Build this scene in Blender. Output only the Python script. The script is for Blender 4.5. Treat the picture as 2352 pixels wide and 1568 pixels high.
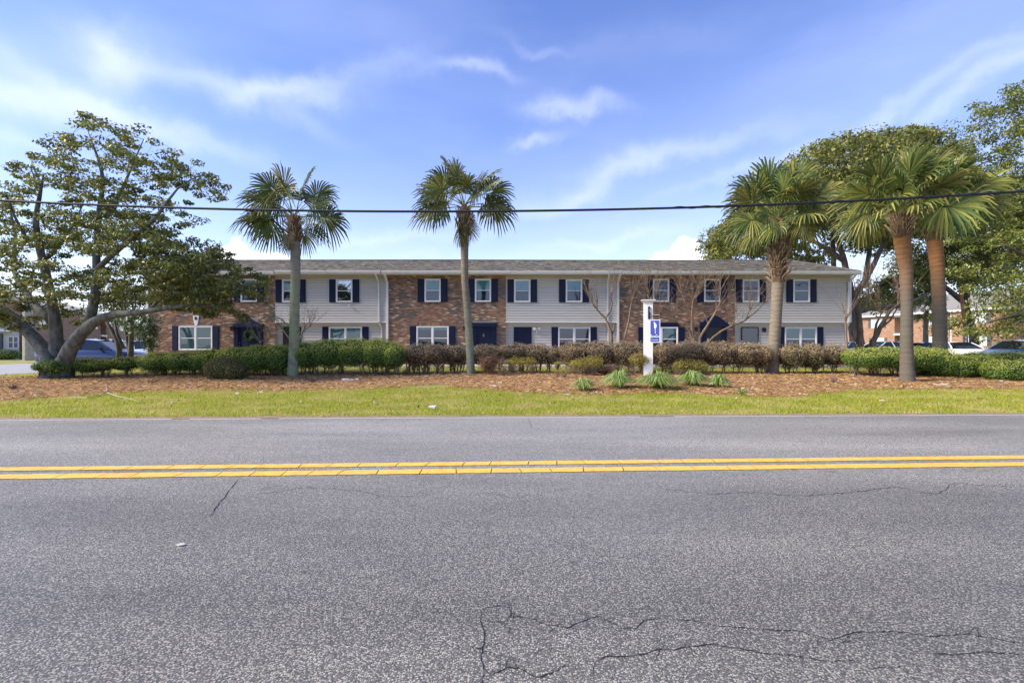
import bpy, math, random
import numpy as np
from mathutils import Vector, Matrix, noise
random.seed(7); RN = np.random.default_rng(7)
R = math.radians
S = bpy.context.scene
for _o in list(bpy.data.objects): bpy.data.objects.remove(_o)
COL = S.collection

# ------------------------------------------------------------ camera
F, CX, HY, CZ = 1100.0, 1176.0, 790.0, 1.5          # focal length, centre column, horizon row (2352 px wide frame), eye height
cam_d = bpy.data.cameras.new('camera'); cam = bpy.data.objects.new('camera', cam_d); COL.objects.link(cam)
cam.location = (0, 0, CZ); cam.rotation_euler = (R(90), 0, 0)
cam_d.sensor_width = 36; cam_d.lens = F/2352*36; cam_d.shift_y = (HY-784)/2352
cam_d.clip_start = .05; cam_d.clip_end = 4000
S.camera = cam
# ------------------------------------------------------------ exposure
S.view_settings.view_transform = 'Standard'; S.view_settings.look = 'None'
S.view_settings.gamma = 1; S.view_settings.use_curve_mapping = False
S.view_settings.exposure = 0.98
S.render.engine = 'CYCLES'
S.cycles.max_bounces = 6; S.cycles.diffuse_bounces = 3; S.cycles.glossy_bounces = 3
S.cycles.transparent_max_bounces = 8; S.cycles.transmission_bounces = 3
S.cycles.use_denoising = True
# ------------------------------------------------------------ sun
SUN_EL, SUN_AZ = R(38), R(-103)          # elevation, compass angle from +Y towards +X
sd = bpy.data.lights.new('sun', 'SUN'); sun = bpy.data.objects.new('sun', sd); COL.objects.link(sun)
sd.energy = 4.0; sd.angle = R(18); sd.color = (1.0, .89, .74)
sv = Vector((math.sin(SUN_AZ)*math.cos(SUN_EL), math.cos(SUN_AZ)*math.cos(SUN_EL), math.sin(SUN_EL)))
sun.rotation_euler = sv.to_track_quat('Z', 'Y').to_euler()
# ------------------------------------------------------------ world
W = bpy.data.worlds.new('World'); S.world = W; W.use_nodes = True
nt = W.node_tree; nt.nodes.clear()
def N(t, **k):
    n = nt.nodes.new(t)
    for a, b in k.items(): setattr(n, a, b)
    return n
def L(a, b): nt.links.new(a, b)
def M(op, a, b=None, clamp=False):
    n = N('ShaderNodeMath', operation=op); n.use_clamp = clamp
    for i, v in enumerate((a, b)):
        if v is None: continue
        if isinstance(v, (int, float)): n.inputs[i].default_value = v
        else: L(v, n.inputs[i])
    return n.outputs[0]
sky = N('ShaderNodeTexSky', sky_type='NISHITA', sun_disc=False)
sky.sun_elevation = SUN_EL; sky.sun_rotation = SUN_AZ
sky.air_density = 1.0; sky.dust_density = .25; sky.ozone_density = 3.0; sky.altitude = 0
tc = N('ShaderNodeTexCoord')
def vdot(src, v):
    n = N('ShaderNodeVectorMath', operation='DOT_PRODUCT'); L(src, n.inputs[0]); n.inputs[1].default_value = v
    return n.outputs['Value']
def noise_n(src, scale, detail, stretch=None, rough=.55):
    s = src
    if stretch:
        m = N('ShaderNodeMapping'); L(src, m.inputs[0]); m.inputs['Scale'].default_value = stretch[0]; m.inputs['Rotation'].default_value = stretch[1]; s = m.outputs[0]
    n = N('ShaderNodeTexNoise'); L(s, n.inputs['Vector']); n.inputs['Scale'].default_value = scale
    n.inputs['Detail'].default_value = detail; n.inputs['Roughness'].default_value = rough
    return n
dirv = tc.outputs['Generated']
# soft warp of the direction so that no cloud has an elliptic outline
wn = noise_n(dirv, 5.0, 5)
wsub = N('ShaderNodeVectorMath', operation='SUBTRACT'); L(wn.outputs['Color'], wsub.inputs[0]); wsub.inputs[1].default_value = (.5, .5, .5)
wsc = N('ShaderNodeVectorMath', operation='SCALE'); L(wsub.outputs[0], wsc.inputs[0]); wsc.inputs['Scale'].default_value = .16
wad = N('ShaderNodeVectorMath', operation='ADD'); L(dirv, wad.inputs[0]); L(wsc.outputs[0], wad.inputs[1])
warp = wad.outputs[0]
def tangent(px, py):
    c = Vector(((px-CX)/F, 1, (HY-py)/F)).normalized()
    e = Vector((c.y, -c.x, 0)).normalized(); u = e.cross(c) * 1
    if u.z < 0: u = -u
    return c, e, u
def blob(px, py, hl, hw, ang, k, src=None):
    c, e, u = tangent(px, py)
    sc = 1.0/math.sqrt(1+((px-CX)/F)**2+((HY-py)/F)**2)
    ca, sa = math.cos(R(ang)), math.sin(R(ang))
    a = (e*ca+u*sa)/(hl/F*sc); b = (u*ca-e*sa)/(hw/F*sc)
    src = src or warp
    s = vdot(src, a); t = vdot(src, b)
    t0 = b.dot(c); s0 = a.dot(c)
    q = M('ADD', M('POWER', M('ABSOLUTE', M('SUBTRACT', s, s0)), 2), M('POWER', M('ABSOLUTE', M('SUBTRACT', t, t0)), 2))
    g = M('MULTIPLY', M('EXPONENT', M('MULTIPLY', q, -1)), k)
    front = M('GREATER_THAN', vdot(dirv, c), .3)
    return M('MULTIPLY', g, front)
BL = [(262,120,60,60,40,.7),(60,215,180,50,4,.75),(330,270,260,30,-17,.55),(140,70,260,60,25,.2),(520,205,190,34,-16,.5),(690,232,110,26,10,.62),(880,170,120,20,30,.22),
      (1095,162,95,15,-3,.62),(1345,255,95,19,-6,.6),(1250,322,60,14,4,.5),(1260,105,80,12,-8,.22),(1480,395,330,22,13,.42),(1950,285,360,17,15,.46),(2270,185,230,20,17,.48),
      (1900,170,420,90,10,.22),(1500,120,300,60,5,.12),(860,552,170,18,6,.36),(1040,600,260,20,2,.25),(1400,560,160,12,0,.3),(1250,450,300,30,14,.16),(60,330,150,20,-10,.3),
      (-500,250,420,120,5,.5),(2900,250,420,80,15,.35),(800,-450,700,160,15,.3),(1900,-600,600,140,-20,.3)]
tot = None
for bq in BL:
    g = blob(*bq); tot = g if tot is None else M('ADD', tot, g)
st = noise_n(dirv, 2.2, 7, ((1.0, 1.0, 5.0), (0, R(10), 0)), .6)
tex = M('ADD', M('MULTIPLY', st.outputs['Fac'], 1.5), .25)
cir = M('MULTIPLY', tot, tex, clamp=True)
# the rest of the sky dome carries thin cirrus too
st2 = noise_n(dirv, 1.1, 6, ((1.0, 1.2, 3.5), (0, R(12), R(30))), .55)
veil = M('MULTIPLY', M('MULTIPLY', M('SUBTRACT', st2.outputs['Fac'], .47, clamp=True), 1.6), .6, clamp=True)
cir = M('ADD', cir, veil, clamp=True)
# cumulus heads low over the roof
cw = noise_n(dirv, 22, 6); cs = N('ShaderNodeVectorMath', operation='SUBTRACT'); L(cw.outputs['Color'], cs.inputs[0]); cs.inputs[1].default_value = (.5,.5,.5)
c2 = N('ShaderNodeVectorMath', operation='SCALE'); L(cs.outputs[0], c2.inputs[0]); c2.inputs['Scale'].default_value = .07
c3 = N('ShaderNodeVectorMath', operation='ADD'); L(dirv, c3.inputs[0]); L(c2.outputs[0], c3.inputs[1])
cu = None
for bq in [(545,585,62,34,0,1),(590,600,90,26,0,1),(1575,578,42,38,20,1),(1530,600,110,26,8,1),(1600,598,60,30,0,1),(-300,560,120,50,0,1),(2700,560,140,50,0,1),(3500,600,140,50,0,1)]:
    g = blob(*bq, src=c3.outputs[0]); cu = g if cu is None else M('MAXIMUM', cu, g)
mr = N('ShaderNodeMapRange'); mr.interpolation_type = 'SMOOTHSTEP'; L(cu, mr.inputs['Value']); mr.inputs['From Min'].default_value = .36; mr.inputs['From Max'].default_value = .62
cum = mr.outputs[0]
hs = N('ShaderNodeHueSaturation'); hs.inputs['Hue'].default_value = .518; hs.inputs['Saturation'].default_value = 1.22; hs.inputs['Value'].default_value = 1.12
L(sky.outputs[0], hs.inputs['Color'])
def mixc(fac, a, b):
    n = N('ShaderNodeMix', data_type='RGBA'); L(fac, n.inputs[0]) if not isinstance(fac, float) else setattr(n.inputs[0], 'default_value', fac)
    for v, s in ((a, n.inputs[6]), (b, n.inputs[7])):
        if isinstance(v, tuple): s.default_value = v
        else: L(v, s)
    return n.outputs[2]
SKYB, CLB = 1.0, 6.0
zz = N('ShaderNodeSeparateXYZ'); L(dirv, zz.inputs[0])
hz = M('ADD', M('MULTIPLY', M('EXPONENT', M('MULTIPLY', M('MAXIMUM', zz.outputs[2], 0), -5.5)), .8), .02)
base = mixc(hz, hs.outputs[0], (5.5, 5.55, 7.2, 1))
c1 = mixc(M('MULTIPLY', cir, .55), base, (CLB*.86, CLB*.92, CLB*1.12, 1))
c2_ = mixc(cum, c1, (CLB*1.25, CLB*1.25, CLB*1.32, 1))
bg = N('ShaderNodeBackground'); L(c2_, bg.inputs[0]); bg.inputs[1].default_value = .12
wo = N('ShaderNodeOutputWorld'); L(bg.outputs[0], wo.inputs[0])

# ------------------------------------------------------------ helpers
def px(x, y, Y): return Vector(((x-CX)*Y/F, Y, CZ-(y-HY)*Y/F))
def fx(x, Y): return (x-CX)*Y/F
def fz(y, Y): return CZ-(y-HY)*Y/F
def road_edge(X): return 9.77+.033*X
def sm(a, b, v):
    t = max(0., min(1., (v-a)/(b-a))); return t*t*(3-2*t)
def G(X, Y):
    d = Y-road_edge(X)
    if d <= 0: return -.03
    h = .4*min(1, d/15.0)
    side = max(sm(-17.5, -21, X), sm(21, 24, X), sm(31, 34, Y))
    cap = .4-.2*side
    return min(h, cap)+.012*math.sin(X*.9+Y*.7)*min(1, d/3)*(1-side)
def gpt(x, y):
    Y = 12.
    for _ in range(40):
        z = G((x-CX)*Y/F, Y); Y = Y*.5+.5*(CZ-z)*F/max(8, (y-HY))
    return Vector(((x-CX)*Y/F, Y, G((x-CX)*Y/F, Y)))

def new_mat(name):
    m = bpy.data.materials.new(name); m.use_nodes = True; t = m.node_tree; t.nodes.clear()
    return m, t
def simple(name, col, rough=.6, var=.0, scale=8., bump=0., metal=0., spec=.5, col2=None, stretch=(1,1,1), coat=0.):
    m, t = new_mat(name); n = t.nodes; l = t.links
    o = n.new('ShaderNodeOutputMaterial'); p = n.new('ShaderNodeBsdfPrincipled'); l.new(p.outputs[0], o.inputs[0])
    p.inputs['Roughness'].default_value = rough; p.inputs['Metallic'].default_value = metal
    p.inputs['Specular IOR Level'].default_value = spec; p.inputs['Coat Weight'].default_value = coat
    c = (*col, 1)
    if var or bump or col2:
        tcn = n.new('ShaderNodeTexCoord'); mp = n.new('ShaderNodeMapping'); mp.inputs['Scale'].default_value = stretch
        l.new(tcn.outputs['Object'], mp.inputs[0])
        nz = n.new('ShaderNodeTexNoise'); nz.inputs['Scale'].default_value = scale; nz.inputs['Detail'].default_value = 6; nz.inputs['Roughness'].default_value = .65
        l.new(mp.outputs[0], nz.inputs['Vector'])
        mx = n.new('ShaderNodeMix'); mx.data_type = 'RGBA'
        mr_ = n.new('ShaderNodeMapRange'); l.new(nz.outputs['Fac'], mr_.inputs[0]); mr_.inputs[1].default_value = .32; mr_.inputs[2].default_value = .68
        l.new(mr_.outputs[0], mx.inputs[0])
        a = tuple(v*(1-var) for v in col); b = col2 if col2 else tuple(min(1, v*(1+var)) for v in col)
        mx.inputs[6].default_value = (*a, 1); mx.inputs[7].default_value = (*b, 1); l.new(mx.outputs[2], p.inputs['Base Color'])
        if bump:
            bp = n.new('ShaderNodeBump'); bp.inputs['Strength'].default_value = bump; bp.inputs['Distance'].default_value = .02
            l.new(nz.outputs['Fac'], bp.inputs['Height']); l.new(bp.outputs[0], p.inputs['Normal'])
    else: p.inputs['Base Color'].default_value = c
    return m
def tinted(name, rough=.6, trans=0., spec=.3, rnd=0., bump=0.):
    """colour comes from the mesh colour attribute 'tint' (each leaf, blade or brick has its own pigment)"""
    m, t = new_mat(name); n = t.nodes; l = t.links
    o = n.new('ShaderNodeOutputMaterial'); p = n.new('ShaderNodeBsdfPrincipled')
    a = n.new('ShaderNodeAttribute'); a.attribute_name = 'tint'; c = a.outputs['Color']
    if rnd:
        oi = n.new('ShaderNodeObjectInfo'); h = n.new('ShaderNodeHueSaturation'); l.new(c, h.inputs['Color'])
        r1 = n.new('ShaderNodeMapRange'); l.new(oi.outputs['Random'], r1.inputs[0]); r1.inputs[3].default_value = 1-rnd; r1.inputs[4].default_value = 1+rnd; l.new(r1.outputs[0], h.inputs['Value'])
        r2 = n.new('ShaderNodeMapRange'); l.new(oi.outputs['Random'], r2.inputs[0]); r2.inputs[3].default_value = .5-.03*min(1, rnd*2); r2.inputs[4].default_value = .5+.02; l.new(r2.outputs[0], h.inputs['Hue'])
        c = h.outputs[0]
    l.new(c, p.inputs['Base Color']); p.inputs['Roughness'].default_value = rough; p.inputs['Specular IOR Level'].default_value = spec
    if bump:
        nz = n.new('ShaderNodeTexNoise'); nz.inputs['Scale'].default_value = 60; nz.inputs['Detail'].default_value = 4
        tcn = n.new('ShaderNodeTexCoord'); l.new(tcn.outputs['Object'], nz.inputs[0])
        bp = n.new('ShaderNodeBump'); bp.inputs['Strength'].default_value = bump; bp.inputs['Distance'].default_value = .01
        l.new(nz.outputs['Fac'], bp.inputs['Height']); l.new(bp.outputs[0], p.inputs['Normal'])
    if trans:
        tr = n.new('ShaderNodeBsdfTranslucent'); g = n.new('ShaderNodeGamma'); l.new(c, g.inputs[0]); g.inputs[1].default_value = .85
        l.new(g.outputs[0], tr.inputs[0]); mx = n.new('ShaderNodeMixShader'); mx.inputs[0].default_value = trans
        l.new(p.outputs[0], mx.inputs[1]); l.new(tr.outputs[0], mx.inputs[2]); l.new(mx.outputs[0], o.inputs[0])
    else: l.new(p.outputs[0], o.inputs[0])
    return m

class MB:
    """collects geometry, then links it as ONE mesh object"""
    def __init__(s): s.v = []; s.f = []; s.c = []; s.mi = []; s.cur = None; s.m = 0
    def face(s, idx):
        s.f.append(idx); s.c.append(s.cur or (1,1,1)); s.mi.append(s.m)
    def box(s, x0, x1, y0, y1, z0, z1, skip_back=False, bev=0):
        i = len(s.v)
        s.v += [(x0,y0,z0),(x1,y0,z0),(x1,y1,z0),(x0,y1,z0),(x0,y0,z1),(x1,y0,z1),(x1,y1,z1),(x0,y1,z1)]
        for q in ((0,1,5,4),(1,2,6,5),(3,0,4,7),(4,5,6,7),(3,2,1,0)) + (() if skip_back else ((2,3,7,6),)):
            s.face(tuple(i+k for k in q))
    def quad(s, a, b, c, d):
        i = len(s.v); s.v += [tuple(a), tuple(b), tuple(c), tuple(d)]; s.face((i,i+1,i+2,i+3))
    def poly(s, pts):
        i = len(s.v); s.v += [tuple(p) for p in pts]; s.face(tuple(range(i, i+len(pts))))
    def prism(s, pts, off):
        """polygon pts (3D) extruded by vector off"""
        i = len(s.v); n = len(pts); off = Vector(off)
        s.v += [tuple(p) for p in pts]+[tuple(Vector(p)+off) for p in pts]
        s.face(tuple(range(i, i+n))); s.face(tuple(range(i+2*n-1, i+n-1, -1)))
        for k in range(n): s.face((i+k, i+n+k, i+n+(k+1) % n, i+(k+1) % n))
    def tube(s, pts, rad, seg=6, cap=True, jit=0.):
        pts = [Vector(p) for p in pts]; n = len(pts)
        if n < 2: return
        i0 = len(s.v); ref = Vector((0.31, .92, .2))
        for k, p in enumerate(pts):
            t = (pts[min(n-1, k+1)]-pts[max(0, k-1)])
            if t.length < 1e-6: t = Vector((0,0,1))
            t.normalize(); a = t.cross(ref)
            if a.length < .05: a = t.cross(Vector((1,0,0)))
            a.normalize(); b = t.cross(a)
            r = rad[k] if hasattr(rad, '__len__') else rad
            for q in range(seg):
                an = 2*math.pi*q/seg; rr = r*(1+(random.uniform(-jit, jit) if jit else 0))
                s.v.append(tuple(p+a*math.cos(an)*rr+b*math.sin(an)*rr))
        for k in range(n-1):
            for q in range(seg):
                q2 = (q+1) % seg
                s.face((i0+k*seg+q, i0+k*seg+q2, i0+(k+1)*seg+q2, i0+(k+1)*seg+q))
        if cap:
            s.face(tuple(i0+q for q in range(seg))[::-1]); s.face(tuple(i0+(n-1)*seg+q for q in range(seg)))
    def build(s, name, mats, parent=None, smooth=False, tint=False):
        me = bpy.data.meshes.new(name); me.from_pydata(s.v, [], s.f)
        mats = mats if isinstance(mats, (list, tuple)) else [mats]
        for m in mats: me.materials.append(m)
        if len(mats) > 1: me.polygons.foreach_set('material_index', s.mi)
        if smooth: me.polygons.foreach_set('use_smooth', [True]*len(s.f))
        if tint:
            at = me.color_attributes.new('tint', 'FLOAT_COLOR', 'CORNER'); arr = []
            for f, c in zip(s.f, s.c): arr += [c[0], c[1], c[2], 1.]*len(f)
            at.data.foreach_set('color', arr)
        me.update()
        o = bpy.data.objects.new(name, me); COL.objects.link(o)
        if parent: o.parent = parent
        return o
def tag(o, label=None, cat=None, group=None, kind=None):
    if label: o['label'] = label
    if cat: o['category'] = cat
    if group: o['group'] = group
    if kind: o['kind'] = kind
    return o
def empty(name, loc, label, cat, group=None):
    o = bpy.data.objects.new(name, None); COL.objects.link(o); o.location = loc; o.empty_display_size = .2
    return tag(o, label, cat, group)
def parent_keep(o, p):
    """child built in world coordinates under an empty that sits elsewhere"""
    o.parent = p; o.matrix_parent_inverse = Matrix.Translation(-Vector(p.location))
    return o
def build_in(mb, name, mats, p, **k):
    o = mb.build(name, mats, None, **k); parent_keep(o, p); return o

def np_mesh(name, V, Fc, cols, mat, parent=None, kind='stuff', nper=4):
    """fast mesh of many separate small faces; V (n*nper,3), cols (n,3)"""
    me = bpy.data.meshes.new(name); nf = len(V)//nper
    me.vertices.add(len(V)); me.vertices.foreach_set('co', np.asarray(V, dtype=np.float32).ravel())
    me.loops.add(nf*nper); me.loops.foreach_set('vertex_index', np.arange(nf*nper, dtype=np.int32))
    me.polygons.add(nf); me.polygons.foreach_set('loop_start', np.arange(0, nf*nper, nper, dtype=np.int32))
    me.polygons.foreach_set('loop_total', np.full(nf, nper, dtype=np.int32))
    me.materials.append(mat)
    at = me.color_attributes.new('tint', 'FLOAT_COLOR', 'POINT')
    c = np.repeat(np.concatenate([cols, np.ones((nf, 1))], 1), nper, 0)
    at.data.foreach_set('color', c.astype(np.float32).ravel())
    me.update(); me.validate()
    o = bpy.data.objects.new(name, me); COL.objects.link(o)
    if parent: parent_keep(o, parent)
    if kind: o['kind'] = kind
    return o
def unit(a): return a/np.maximum(1e-9, np.linalg.norm(a, axis=1, keepdims=True))
def leaf_quads(P, Nrm, size, aspect=.45, spread=.8, droop=0.):
    """kite shaped leaves at P facing about Nrm"""
    n = len(P); nr = unit(Nrm+RN.normal(0, spread, (n, 3)))
    t = unit(np.cross(nr, RN.normal(0, 1, (n, 3)))); t[:, 2] -= droop; t = unit(t); b = unit(np.cross(nr, t))
    s = (size*RN.uniform(.6, 1.25, n))[:, None]; w = s*aspect
    V = np.stack([P-t*s*.5, P+b*w*.5-t*s*.05+nr*s*.06, P+t*s*.5, P-b*w*.5-t*s*.05+nr*s*.06], 1)
    return V.reshape(-1, 3)
def pick_cols(n, pal, wts, jit=.2):
    pal = np.array(pal); w = np.array(wts, float); w /= w.sum()
    c = pal[RN.choice(len(pal), n, p=w)]
    return np.clip(c*RN.uniform(1-jit, 1+jit, (n, 1)), 0, 1)
# ------------------------------------------------------------ materials
def asphalt(name, dark, light, k=1.0):
    m, t = new_mat(name); n = t.nodes; l = t.links
    o = n.new('ShaderNodeOutputMaterial'); p = n.new('ShaderNodeBsdfPrincipled'); l.new(p.outputs[0], o.inputs[0])
    tcn = n.new('ShaderNodeTexCoord'); src = tcn.outputs['Object']
    wz = n.new('ShaderNodeTexNoise'); wz.inputs['Scale'].default_value = 60; wz.inputs['Detail'].default_value = 2; l.new(src, wz.inputs[0])
    vm = n.new('ShaderNodeVectorMath'); vm.operation = 'MULTIPLY_ADD'; l.new(wz.outputs['Color'], vm.inputs[0]); vm.inputs[1].default_value = (.008,.008,.008); l.new(src, vm.inputs[2])
    v = n.new('ShaderNodeTexVoronoi'); v.inputs['Scale'].default_value = 100*k; l.new(vm.outputs[0], v.inputs['Vector'])
    v2 = n.new('ShaderNodeTexVoronoi'); v2.inputs['Scale'].default_value = 210*k; l.new(vm.outputs[0], v2.inputs['Vector'])
    ed = n.new('ShaderNodeMapRange'); l.new(v.outputs['Distance'], ed.inputs[0]); ed.inputs[1].default_value = .38; ed.inputs[2].default_value = .62; ed.inputs[3].default_value = 1; ed.inputs[4].default_value = 0
    sp = n.new('ShaderNodeSeparateColor'); l.new(v.outputs['Color'], sp.inputs[0])
    cr = n.new('ShaderNodeMapRange'); l.new(sp.outputs[0], cr.inputs[0]); cr.inputs[1].default_value = .2; cr.inputs[2].default_value = 1.0; cr.inputs[3].default_value = .12; cr.inputs[4].default_value = 1.
    mu = n.new('ShaderNodeMath'); mu.operation = 'MULTIPLY'; l.new(ed.outputs[0], mu.inputs[0]); l.new(cr.outputs[0], mu.inputs[1])
    sp2 = n.new('ShaderNodeSeparateColor'); l.new(v2.outputs['Color'], sp2.inputs[0])
    m2 = n.new('ShaderNodeMath'); m2.operation = 'MULTIPLY_ADD'; l.new(sp2.outputs[1], m2.inputs[0]); m2.inputs[1].default_value = .22; l.new(mu.outputs[0], m2.inputs[2]); m2.use_clamp = True
    mx = n.new('ShaderNodeMix'); mx.data_type = 'RGBA'; l.new(m2.outputs[0], mx.inputs[0]); mx.inputs[6].default_value = (*dark, 1); mx.inputs[7].default_value = (*light, 1)
    # large patches, wheel tracks along the road and stains
    big = n.new('ShaderNodeTexNoise'); big.inputs['Scale'].default_value = .5; big.inputs['Detail'].default_value = 7; big.inputs['Roughness'].default_value = .62
    mp = n.new('ShaderNodeMapping'); mp.inputs['Scale'].default_value = (.35, 1.6, 1); l.new(src, mp.inputs[0]); l.new(mp.outputs[0], big.inputs[0])
    br = n.new('ShaderNodeMapRange'); l.new(big.outputs['Fac'], br.inputs[0]); br.inputs[1].default_value = .3; br.inputs[2].default_value = .7; br.inputs[3].default_value = .70; br.inputs[4].default_value = 1.22
    hv = n.new('ShaderNodeHueSaturation'); l.new(mx.outputs[2], hv.inputs['Color'])
    # far lane made paler: grazing sky brightness painted into the asphalt colour
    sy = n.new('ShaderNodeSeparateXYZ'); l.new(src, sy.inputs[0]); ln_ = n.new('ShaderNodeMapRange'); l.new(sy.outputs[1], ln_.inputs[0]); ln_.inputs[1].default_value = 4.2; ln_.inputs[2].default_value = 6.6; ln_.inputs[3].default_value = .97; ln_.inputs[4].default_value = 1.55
    sn = n.new('ShaderNodeTexNoise'); sn.inputs['Scale'].default_value = 1.7; sn.inputs['Detail'].default_value = 5; sn.inputs['Roughness'].default_value = .7; l.new(src, sn.inputs[0])
    sr = n.new('ShaderNodeMapRange'); l.new(sn.outputs[0], sr.inputs[0]); sr.inputs[1].default_value = .60; sr.inputs[2].default_value = .74; sr.inputs[3].default_value = 1.0; sr.inputs[4].default_value = .72
    wv = n.new('ShaderNodeMath'); wv.operation = 'SINE'; wm = n.new('ShaderNodeMath'); wm.operation = 'MULTIPLY_ADD'; l.new(sy.outputs[1], wm.inputs[0]); wm.inputs[1].default_value = 3.5; wm.inputs[2].default_value = 1.2; l.new(wm.outputs[0], wv.inputs[0])
    wr = n.new('ShaderNodeMath'); wr.operation = 'MULTIPLY_ADD'; l.new(wv.outputs[0], wr.inputs[0]); wr.inputs[1].default_value = .055; wr.inputs[2].default_value = 1.0
    b0 = n.new('ShaderNodeMath'); b0.operation = 'MULTIPLY'; l.new(br.outputs[0], b0.inputs[0]); l.new(sr.outputs[0], b0.inputs[1]); b1_ = n.new('ShaderNodeMath'); b1_.operation = 'MULTIPLY'; l.new(b0.outputs[0], b1_.inputs[0]); l.new(wr.outputs[0], b1_.inputs[1])
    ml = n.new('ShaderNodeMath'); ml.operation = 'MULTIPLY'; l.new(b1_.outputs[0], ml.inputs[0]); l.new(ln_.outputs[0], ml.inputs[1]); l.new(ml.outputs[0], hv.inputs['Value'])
    l.new(hv.outputs[0], p.inputs['Base Color']); p.inputs['Roughness'].default_value = .52; p.inputs['Specular IOR Level'].default_value = .42; p.inputs['Sheen Weight'].default_value = .05; p.inputs['Sheen Roughness'].default_value = .5
    bp = n.new('ShaderNodeBump'); bp.inputs['Strength'].default_value = .4; bp.inputs['Distance'].default_value = .004; l.new(m2.outputs[0], bp.inputs['Height']); l.new(bp.outputs[0], p.inputs['Normal'])
    return m
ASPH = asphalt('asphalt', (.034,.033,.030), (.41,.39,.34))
ASPH2 = simple('street_asphalt', (.3,.3,.32), .85, .12, 3, .1)
CONC = simple('concrete', (.5,.48,.44), .85, .15, 6, .1)
GROUNDM = simple('lawn_soil', (.20,.23,.035), .95, .3, 2.5, .5, col2=(.32,.30,.07))
MULCHM = simple('pine_straw', (.26,.13,.055), .95, .3, 14, .9, col2=(.44,.25,.11))
DIRT = simple('verge_soil', (.22,.15,.09), .95, .3, 20, .6, col2=(.32,.25,.16))
YEL = simple('yellow_thermoplastic', (.64,.38,.055), .65, .1, 9, .15, col2=(.76,.49,.10))
WHT = simple('white_road_paint', (.50,.50,.49), .8, .25, 30, .2)
CRK = simple('crack_shadow', (.012,.012,.016), .95)
GRASS = tinted('grass_blades', .55, .45, .3); LEAF = tinted('leaf', .42, .32, .5); LEAFM = tinted('matt_leaf', .6, .3, .3)
STRAW = tinted('straw_needles', .8, .1, .2)
BRICK = tinted('brick', .85, 0, .2, 0, .3); MORT = simple('mortar', (.34,.30,.26), .95, .15, 30, .2)
def siding_mat(name, c): return simple(name, c, .5, .05, 3, .03, stretch=(.4, 1, 3))
SID = siding_mat('grey_vinyl', (.53,.505,.46)); TRIM = simple('white_trim', (.72,.72,.72), .45, .05, 5); SOFF = simple('soffit', (.50,.46,.38), .6, .05, 4)
NAVY = simple('navy_paint', (.004,.008,.036), .5, .15, 5, .02, spec=.25); BLK = simple('black_paint', (.008,.008,.012), .35)
GUT = simple('gutter_metal', (.62,.61,.58), .45, .08, 3)
SHING = tinted('shingle', .95, 0, .1, 0, .4)
def glass_mat(name, tintc, refl=.1, rough=.03):
    m, t = new_mat(name); n = t.nodes; l = t.links
    o = n.new('ShaderNodeOutputMaterial'); tr = n.new('ShaderNodeBsdfTransparent'); tr.inputs[0].default_value = (*tintc, 1)
    g = n.new('ShaderNodeBsdfGlossy'); g.inputs['Roughness'].default_value = rough; g.inputs[0].default_value = (.85,.9,1,1)
    nz = n.new('ShaderNodeTexNoise'); nz.inputs['Scale'].default_value = 1.3; tcn = n.new('ShaderNodeTexCoord'); l.new(tcn.outputs['Object'], nz.inputs[0])
    bp = n.new('ShaderNodeBump'); bp.inputs['Strength'].default_value = .05; bp.inputs['Distance'].default_value = .1; l.new(nz.outputs[0], bp.inputs['Height']); l.new(bp.outputs[0], g.inputs['Normal'])
    fr = n.new('ShaderNodeFresnel'); fr.inputs[0].default_value = 1.5
    ma = n.new('ShaderNodeMath'); ma.operation = 'ADD'; l.new(fr.outputs[0], ma.inputs[0]); ma.inputs[1].default_value = refl; ma.use_clamp = True
    mx = n.new('ShaderNodeMixShader'); l.new(ma.outputs[0], mx.inputs[0]); l.new(tr.outputs[0], mx.inputs[1]); l.new(g.outputs[0], mx.inputs[2]); l.new(mx.outputs[0], o.inputs[0])
    return m
GLASS = glass_mat('window_glass', (.58,.80,.82), .05); GLASSB = glass_mat('mirror_like_glass', (.6,.75,.8), .38)
CGLASS = simple('car_glass', (.012,.016,.02), .04, spec=.8)
BLIND = simple('blind_slats', (.30,.46,.44), .6, .06, 2, 0, stretch=(1,1,30)); BLIND2 = simple('pale_blind', (.45,.55,.55), .6)
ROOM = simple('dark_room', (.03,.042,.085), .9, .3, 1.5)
BARK = simple('bark', (.055,.052,.045), .9, .3, 7, .9, col2=(.17,.185,.165), stretch=(1,1,.4))
BARKD = simple('dark_bark', (.07,.055,.045), .9, .3, 7, .9, col2=(.14,.12,.10), stretch=(1,1,.4))
MYRT = simple('crape_myrtle_bark', (.13,.08,.05), .8, .25, 9, .3, col2=(.24,.18,.13), stretch=(1,1,.3))
TWIG = simple('twig_bark', (.13,.09,.06), .8, .25, 9, .2, col2=(.25,.18,.12))
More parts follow.
